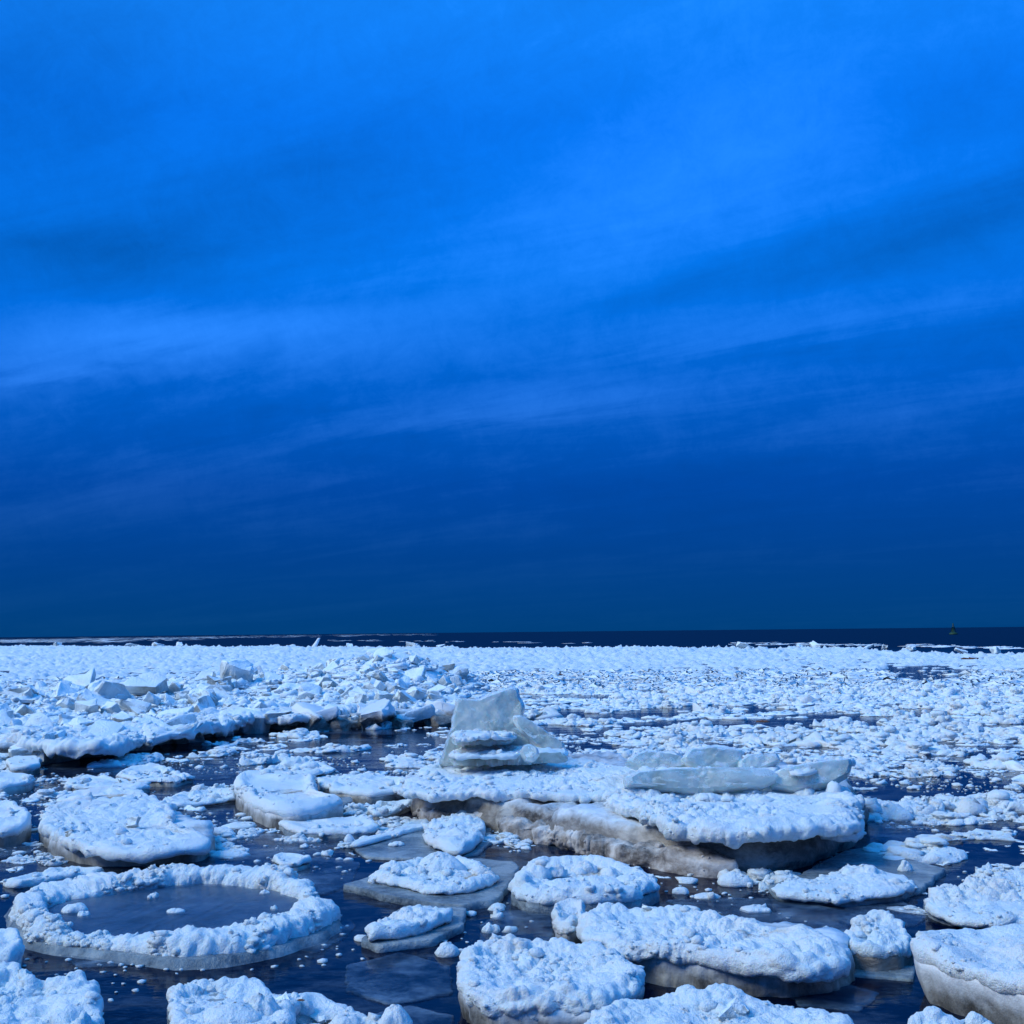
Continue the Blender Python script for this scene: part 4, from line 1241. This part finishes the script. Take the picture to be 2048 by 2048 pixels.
def chunk_data(seed, na, nr, elong, balls=0):
    """flat-bottomed clump of frozen slush, about one unit wide: vertices and faces"""
    r = np.random.default_rng(seed)
    a = np.linspace(0, 2 * math.pi, 9, endpoint=False)
    rr = 0.5 * (1 + 0.30 * r.normal(size=9)).clip(0.45, 1.5)
    poly = np.stack([rr * np.cos(a) * elong, rr * np.sin(a)], 1)
    st = Star(poly, seed, 0.14, 0.5)
    th = np.linspace(-math.pi, math.pi, na, endpoint=False)
    R = st.radius(th)
    s = np.concatenate([(np.arange(nr) + 0.4) / nr, [1.03, 1.0, 0.9]])
    X = np.zeros((len(s), na, 3))
    X[..., 0] = s[:, None] * R * np.cos(th); X[..., 1] = s[:, None] * R * np.sin(th)
    z = np.where(s < 1, 0.06 + 0.05 * np.sqrt(np.clip(1 - s * s, 0, 1)), 0.0)
    z[-3:] = (0.03, -0.02, -0.12)
    X[..., 2] = z[:, None]
    P = X.reshape(-1, 3)
    N = grid_normals(X).reshape(-1, 3)
    if N[:na, 2].mean() < 0: N = -N
    w = np.repeat(np.where(np.arange(len(s)) < nr, 1, 0.6), na); w[-na:] = 0
    Q = P + seed * 5.1
    pile = 0.3 + 1.5 * vnoise(Q, 0.5, seed + 9)
    d = (0.32 * (domes(Q, 0.40, seed) - 0.25) + 0.16 * (domes(Q, 0.18, seed + 3) - 0.3) + 0.07 * (domes(Q, 0.08, seed + 5) - 0.3)) * w * pile
    P = P + N * d[:, None] * np.array([0.5, 0.5, 1.0])
    P = P + r.normal(0, 0.022 if na < 30 else 0.006, P.shape) * w[:, None]
    F = grid_faces(len(s), na)[:, ::-1]
    c = P[:na].mean(0)
    n0 = len(P)
    P = np.concatenate([P, c[None]])
    j = np.arange(na)
    fan = np.stack([np.full(na, n0), j, (j + 1) % na], 1)
    tri = np.concatenate([F[:, [0, 1, 2]], F[:, [0, 2, 3]], fan])
    if balls:
        pick = r.integers(0, nr + 1, balls * 2) * na + r.integers(0, na, balls * 2)
        C = P[pick]
        C = C[np.argsort(-vnoise(C + seed, 0.3, seed))[:balls]]
        V, T = crumbs(C, np.clip((0.035 if balls > 40 else 0.07) * r.pareto(2.2, balls) + (0.03 if balls > 40 else 0.07), 0.03, 0.17), seed, 0.06 if balls > 40 else 9)
        tri = np.concatenate([tri, T + len(P)]); P = np.concatenate([P, V])
    return P, tri


rng = np.random.default_rng(21)
DMIN, DMAX = 11.0, 76.0
N0 = 76000
rr = np.sqrt(rng.uniform(DMIN ** 2, DMAX ** 2, N0)); aa = rng.uniform(-0.47, 0.47, N0)
x, y = rr * np.sin(aa), rr * np.cos(aa)
size = np.clip(rng.lognormal(-1.55, 0.75, N0), 0.07, 1.2) * np.interp(rr, [11, 20, 60], [0.75, 0.80, 0.82])
P0 = np.stack([x, y, np.zeros(N0)], 1)
keep = rng.random(N0) < cover(x, y) ** 1.4
_, kpy = project(P0)
slot = 0.75 * fbm(P0 * np.array([0.75, 0.9, 1]), 1.15, 205, 3, 0.6) + 0.45 * fbm(P0 * np.array([0.5, 0.9, 1]), 5.0, 206, 2)
keep &= slot < np.interp(kpy, [1310, 1350, 1420, 1500, 1560, 1600], [0.45, 0.20, 0.08, 0.03, 0.06, 0.14])
keep &= free(x, y)
x, y, rr, size = x[keep], y[keep], rr[keep], size[keep]
# larger first, thin out overlaps with a coarse occupancy grid
order = np.argsort(-size)
occ = {}
sel = []
for i in order:
    c = 0.16 * size[i] + 0.05
    key = (int(x[i] / 0.22), int(y[i] / 0.22))
    n = max(0, int(size[i] * 0.34 / 0.22))
    cells = [(key[0] + a, key[1] + b) for a in range(-n, n + 1) for b in range(-n, n + 1)]
    if sum(occ.get(k, 0) for k in cells) > 0.45 * len(cells):
        continue
    for k in cells: occ[k] = 1
    sel.append(i)
sel = np.array(sel)
x, y, rr, size = x[sel], y[sel], rr[sel], size[sel]
rot = rng.uniform(0, 6.28, len(x)); zs = size * rng.uniform(0.5, 1.05, len(x)) * np.interp(rr, [12, 40], [0.8, 1.0])
inview = np.abs(project(np.stack([x, y, np.zeros(len(x))], 1))[0] - 1024) < 1040
screen = np.where(inview, size / rr, 0)
top = np.argsort(-screen)[:280]
istop = np.zeros(len(x), bool); istop[top] = True


def chunk_label(px, py, w):
    big = 'broad' if w > 80 else 'middling' if w > 52 else 'small'
    if py < 1560:
        where = 'in the lead before the ridge' if px < 860 else ('behind the upright slab' if px < 1150 else 'behind the long tilted slab' if px < 1480 else 'behind the jutting green-grey slab' if px < 1740 else 'far right of the slabs') + (', deep in the pack' if py < 1430 else ' in the broken pack' if py < 1480 else ', near side of the pack')
    elif py < 1660:
        where = 'around the broad floe at the left' if px < 450 else 'between the wedge floe and the great floe' if px < 860 else 'close behind the great floe' if px < 1700 else 'in open water right of the great floe'
    elif py < 1780:
        where = 'above the ring floe' if px < 660 else 'around the snow-heaped rafts' if px < 1300 else 'below the great floe' if px < 1700 else 'at the right edge above the lumpy floe'
    else:
        where = 'beside the ring floe' if px < 720 else 'among the thick floes of the foreground'
    return f'{big} snow-crusted ice chunk {where}'


NEAR = []
for q in range(12):
    Pq, Fq = chunk_data(300 + q * 7, 60, 16, 1.0 + 0.12 * q, 90)
    NEAR.append(mesh_np('brash_ice_chunk', Pq, Fq, SNOW))
for i in top:
    o = link('ice_chunk', NEAR[int(rng.integers(0, 12))], None, (x[i], y[i], 0.0))
    o.scale = (size[i], size[i], zs[i]); o.rotation_euler = (0, 0, rot[i])
    cpx, cpy = project(np.array([[x[i], y[i], 0.05]]))
    tag(o, chunk_label(cpx[0], cpy[0], size[i] / rr[i] * FPX), 'ice chunk', 'loose chunks of brash ice in the leads')
MID = [chunk_data(700 + q * 5, 12, 2, 1.0 + 0.12 * q, 3) for q in range(10)]
FAR = [chunk_data(800 + q * 5, 8, 2, 1.0 + 0.15 * q, 0) for q in range(8)]
# crumbled snow and rubble strewn over the ridge
nx = 1500
rpx = rng.uniform(-60, 965, nx); ru = rng.uniform(0.0, 15, nx)
rd = ray(rpx, np.full(nx, 1264.0)); rd /= np.hypot(rd[:, 0], rd[:, 1])[:, None]
rf = np.interp(rpx, FOOT[:, 0], np.hypot(fw[:, 0], fw[:, 1])) + ru
zadd = np.zeros(len(x))
rx, ry = rd[:, 0] * rf, rd[:, 1] * rf
rz = ridge_h(rx, ry)
ok = rz > 0.08
x, y, rr = np.concatenate([x, rx[ok]]), np.concatenate([y, ry[ok]]), np.concatenate([rr, np.full(ok.sum(), 25.0)])
zadd = np.concatenate([zadd, rz[ok] - 0.02])
rs = np.clip(rng.lognormal(-1.2, 0.5, ok.sum()), 0.1, 0.8)
size = np.concatenate([size, rs]); zs = np.concatenate([zs, rs * rng.uniform(0.8, 1.5, ok.sum())])
rot = np.concatenate([rot, rng.uniform(0, 6.28, ok.sum())]); istop = np.concatenate([istop, np.zeros(ok.sum(), bool)])
VFAR = [chunk_data(860 + q * 5, 6, 1, 1.0 + 0.15 * q, 0) for q in range(8)]
VV, TT, off = [], [], 0
which = rng.integers(0, 1000, len(x))
for lo, hi, pool in ((0, 30, MID), (30, 50, FAR), (50, 999, VFAR)):
    m = (~istop) & (rr >= lo) & (rr < hi)
    for q, (Pq, Fq) in enumerate(pool):
        ii = np.nonzero(m & (which % len(pool) == q))[0]
        if not len(ii): continue
        c, s = np.cos(rot[ii])[:, None], np.sin(rot[ii])[:, None]
        X = (c * Pq[None, :, 0] - s * Pq[None, :, 1]) * size[ii, None] + x[ii, None]
        Y = (s * Pq[None, :, 0] + c * Pq[None, :, 1]) * size[ii, None] + y[ii, None]
        Z = Pq[None, :, 2] * zs[ii, None] + zadd[ii, None]
        VV.append(np.stack([X, Y, Z], -1).reshape(-1, 3))
        k = len(Pq)
        TT.append((Fq[None] + (off + np.arange(len(ii)) * k)[:, None, None]).reshape(-1, 3))
        off += len(ii) * k
bo = link('brash_ice', mesh_np('brash_ice', np.concatenate(VV), np.concatenate(TT), BRASH))
tag(bo, 'dense brash of small snowy ice pieces filling the middle distance', 'brash ice', kind='stuff')

# the far pack, one broken crust out to the ice edge
nc, nrw = 430, 660
d0, d1 = 62.0, 380.0
rows = d0 * (d1 / d0) ** np.linspace(0, 1, nrw)
an = np.linspace(-0.46, 0.46, nc)
GX = rows[:, None] * np.sin(an)[None]; GY = rows[:, None] * np.cos(an)[None]
P = np.stack([GX.ravel(), GY.ravel(), np.zeros(nc * nrw)], 1)
cv = cover(P[:, 0], P[:, 1])
rad = np.repeat(rows, nc)
amp = np.interp(rad, [38, 70, 120, 300], [0.24, 0.42, 0.58, 0.9])
Q = P.copy()
h = amp * (domes(Q, 0.75, 3) * 0.6 + domes(Q, 0.36, 4) * 0.5 + domes(Q, 2.7, 6) * 0.35 * np.clip((rad - 60) / 60, 0, 1))
gap = fbm(P * np.array([0.5, 1, 1]), 1.1, 55, 4)
lvl = np.where(cv > 0.001, (cv - 0.5) * 0.62 + gap * 1.35, -1)
h = np.where(lvl > 0.0, h * np.clip(lvl * 2.5, 0.25, 1) - 0.02, -0.15)
h = h - 0.10 * np.interp(rad, [62, 120], [1, 0])
h = np.where(h > 0, h * np.random.default_rng(4).uniform(0.55, 1.4, len(h)), h)
rh = ridge_h(P[:, 0], P[:, 1])
h = np.where(rh > 0.02, -0.1, h)
P[:, 2] = h
i = np.arange(nrw - 1)[:, None]; j = np.arange(nc - 1)[None]
F = np.stack(np.broadcast_arrays(i * nc + j, i * nc + j + 1, (i + 1) * nc + j + 1, (i + 1) * nc + j), -1).reshape(-1, 4)
F = F[(P[F][:, :, 2] > -0.14).any(1)]
used = np.unique(F); remap = np.zeros(len(P), int); remap[used] = np.arange(len(used))
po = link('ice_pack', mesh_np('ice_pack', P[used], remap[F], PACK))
tag(po, 'far field of packed snowy ice reaching to the dark sea', 'ice pack', kind='stuff')

# blocks standing out along the ice edge
EDGE = [(404, 1284, 'slab'), (1490, 1286, 60), (1600, 1293, 34), (1630, 1294, 40), (1665, 1292, 22), (1735, 1293, 34), (1768, 1293, 30), (1815, 1300, 44), (1920, 1304, 40), (1990, 1302, 40),
        (700, 1288, 34), (825, 1285, 40), (882, 1288, 26), (950, 1288, 18), (115, 1286, 40), (265, 1279, 40), (320, 1287, 46), (360, 1289, 36), (1175, 1294, 18), (580, 1290, 24)]
k = 0
for (px, py, w) in EDGE:
    if w == 'slab': continue
    D = float(np.interp(px, EDGE_PX, EDGE_D)) * 0.985
    d = ray([px], [1264.0])[0]; d /= math.hypot(d[0], d[1])
    s = 0.6 * w / FPX * D
    o = link('edge_block', BLOCKS[(k * 5) % 14], None, (d[0] * D, d[1] * D, 0.30 if w < 30 else 0.4))
    o.scale = (s, s * 0.6, min(1.5, s * 0.7)); o.rotation_euler = (0.3 * math.sin(k * 2.1), 0.35 * math.cos(k * 1.7), k * 0.9)
    tag(o, 'pale ice block standing proud along the far edge of the pack', 'ice block', 'blocks along the far edge of the pack')
    k += 1
# one splinter standing at a slant against the dark sea
D = float(np.interp(635, EDGE_PX, EDGE_D)) * 0.96
d = ray([628], [1264.0])[0]; d /= math.hypot(d[0], d[1])
c0 = np.array([d[0] * D, d[1] * D, 0.2])
pxm = D / FPX
prf = np.array([(-8, -2), (4, -2), (9, 9), (13, 19), (8, 19), (1, 9)]) * pxm
V = np.concatenate([np.stack([prf[:, 0], np.full(6, -0.12), prf[:, 1]], 1), np.stack([prf[:, 0] * 0.95, np.full(6, 0.14), prf[:, 1]], 1)])
F4 = np.array([[q, (q + 1) % 6, 6 + (q + 1) % 6, 6 + q] for q in range(6)])
so = link('ice_splinter', mesh_np('ice_splinter', V, F4, BRASH, smooth=False, caps=[list(range(6))[::-1], list(range(6, 12))]), None, c0)
tag(so, 'slanting splinter of ice sticking up at the far ice edge', 'ice splinter')

# streaks of broken ice on the open sea
rng = np.random.default_rng(5)
streaks = [('left', [(0, 1281, 1), (860, 1268, 0.4)], 600), ('left', [(0, 1284, 1), (420, 1279, .3)], 200), ('right', [(1455, 1287, 0.8), (1760, 1290, 1)], 70), ('right', [(1800, 1291, 1), (2048, 1297, 1)], 80), ('mid', [(620, 1280, .4), (1250, 1287, .5)], 50)]
VV, TT, off = [], [], 0
for _, ((ax, ay, wa), (bx, by, wb)), n in streaks:
    f = rng.random(n)
    pp = np.stack([ax + (bx - ax) * f, ay + (by - ay) * f + rng.normal(0, 1.3, n)], 1)
    hor = 1264 - (pp[:, 0] - 1024) * ROLL
    pp[:, 1] = np.maximum(pp[:, 1], hor + 2.2)
    w = on_plane(pp, 0.0)
    for q in range(n):
        if rng.random() > wa + (wb - wa) * f[q]: continue
        Pq, Fq = FAR[q % len(FAR)]
        s = rng.uniform(0.4, 2.4) * w[q, 1] / 400
        V = Pq * np.array([s * 2.0, s, 0.35]) + w[q]
        VV.append(V); TT.append(Fq + off); off += len(Pq)
sk = link('far_ice_streaks', mesh_np('far_ice_streaks', np.concatenate(VV), np.concatenate(TT), BRASH))
tag(sk, 'thin streaks of drifting ice on the open sea near the horizon', 'drift ice', kind='stuff')

# slush between the floes: a film of grease ice and floating crumbs
def slush_material():
    m, t, b = new_mat('grease_ice')
    pos, nor = geo(t)
    mp = t.nodes.new('ShaderNodeMapping'); mp.inputs['Scale'].default_value = (0.7, 1.0, 1); mp.inputs['Rotation'].default_value = (0, 0, 0.3)
    t.links.new(pos, mp.inputs['Vector'])
    a = noise(t, mp.outputs[0], 0.55, 5, 0.6, 0.8)
    f = noise(t, mp.outputs[0], 5.5, 8, 0.72, 0.5)
    k = mth(t, 'ADD', mth(t, 'MULTIPLY', a, 0.6), mth(t, 'MULTIPLY', f, 0.4))
    al = ramp(t, k, [(0.47, 0.0), (0.62, 0.15), (0.75, 0.45)])
    t.links.new(al, b.inputs['Alpha'])
    t.links.new(mixc(t, f, (0.04, 0.11, 0.23), (0.42, 0.56, 0.70)), b.inputs['Base Color'])
    b.inputs['Roughness'].default_value = 0.4
    b.inputs['IOR'].default_value = 1.1
    bump(t, b, f, 0.4, 0.02)
    return m


fx = np.array([-1, 1, 1, -1.0]); fy = np.array([6.5, 6.5, 60, 60.0])
film = link('grease_ice_film', mesh_np('grease_ice_film', np.stack([fx * (fy * 0.5 + 1), fy, np.full(4, 0.005)], 1), np.array([[0, 1, 2, 3]]), slush_material(), smooth=False))
tag(film, 'greyish film of slush and new ice on the water between the floes', 'slush', kind='stuff')
rng = np.random.default_rng(66)
n = 9000
r_ = np.sqrt(rng.uniform(7.5 ** 2, 26 ** 2, n)); a_ = rng.uniform(-0.46, 0.46, n)
C = np.stack([r_ * np.sin(a_), r_ * np.cos(a_), np.full(n, 0.006)], 1)
kk = fbm(C * np.array([0.7, 1, 1]), 1.2, 19, 4) + 0.25 * rng.random(n)
C = C[(kk > np.interp(r_, [8, 14], [0.42, 0.2])) & free(C[:, 0], C[:, 1])]
V, T = crumbs(C, np.clip(0.018 * rng.pareto(2.0, len(C)) + 0.012, 0.012, 0.09), 5, 0.05)
V[:, 2] = V[:, 2] * 0.7
so_ = link('slush_crumbs', mesh_np('slush_crumbs', V, T, SNOW))
tag(so_, 'tiny crumbs of ice and slush strewn on the dark water between floes', 'slush', kind='stuff')

# ------------------------------------------------------------------ small things: buoy, brown scraps
GREEN = plain('green_buoy_paint', (0.01, 0.055, 0.025), 0.7)
DARK = plain('dark_metal', (0.03, 0.04, 0.04), 0.5)
BROWN = plain('brown_weed', (0.16, 0.06, 0.03), 0.8)


def lathe(prof, n=16):
    a = np.linspace(0, 2 * math.pi, n, endpoint=False)
    V = np.concatenate([np.stack([r * np.cos(a), r * np.sin(a), np.full(n, z)], 1) for r, z in prof])
    return V, grid_faces(len(prof), n), [list(range(n))[::-1], list(range((len(prof) - 1) * n, len(prof) * n))]


def bar(p, q, r):
    p, q = np.array(p, float), np.array(q, float)
    d = q - p; d /= np.linalg.norm(d)
    a = np.cross(d, [0.3, 0.9, 0.1]); a /= np.linalg.norm(a); b = np.cross(d, a)
    ring = [a * r * math.cos(t) + b * r * math.sin(t) for t in np.linspace(0, 2 * math.pi, 6, endpoint=False)]
    V = np.array([p + v for v in ring] + [q + v for v in ring])
    return V, grid_faces(2, 6), [list(range(6)), list(range(6, 12))]


bp = on_plane([(1907, 1269)], 0)[0]
bu = thing('navigation_buoy', 'small dark green navigation buoy far out on the sea, right', 'buoy', bp[:2])
sc_ = bp[1] / 460.0
def bpart(name, data, mat, loc=(0, 0, 0)):
    V, F, caps = data
    return link(name, mesh_np(name, V * sc_, F, mat, smooth=False, caps=caps), bu, loc)
bpart('float', lathe([(1.2, -0.5), (1.55, 0.0), (1.6, 0.45), (1.2, 0.7), (0.5, 0.8)]), GREEN)
for s1, s2 in ((1, 1), (1, -1), (-1, -1), (-1, 1)):
    bpart('tower_leg', bar((0.75 * s1, 0.75 * s2, 0.7), (0.28 * s1, 0.28 * s2, 3.0), 0.10), GREEN)
bpart('tower_panel', lathe([(0.75, 0.75), (0.42, 2.3), (0.40, 2.5)], 4), GREEN)
bpart('gallery', lathe([(0.5, 2.95), (0.55, 3.05), (0.3, 3.1)], 12), GREEN)
bpart('lantern', lathe([(0.2, 3.1), (0.24, 3.3), (0.24, 3.6), (0.1, 3.75)], 10), DARK)
bpart('topmark', lathe([(0.32, 3.75), (0.2, 4.1), (0.03, 4.5)], 10), GREEN)

for (px, py, w, lab) in [(1525, 1443, 24, 'reddish brown scrap of weed on the pack behind the great floe'), (1164, 1452, 16, 'small rusty brown scrap beside the oval frozen pool'),
                         (1938, 1317, 26, 'brown driftwood scrap near the far ice edge, right'), (1120, 1350, 14, 'dark brown scrap on the pack right of the ridge'), (602, 2000, 14, 'small brown leaf on the lumpy low floe at the bottom edge')]:
    z = 0.26 if py < 1900 else 0.27
    c = on_plane([(px, py)], z)[0]
    Pq, Fq = chunk_data(900 + px, 16, 4, 1.8)
    s = w / FPX * c[1] / 1.6
    o = link('brown_scrap', mesh_np('brown_scrap', Pq * np.array([s, s, s * 0.8]), Fq, BROWN), None, c)
    tag(o, lab, 'scrap')
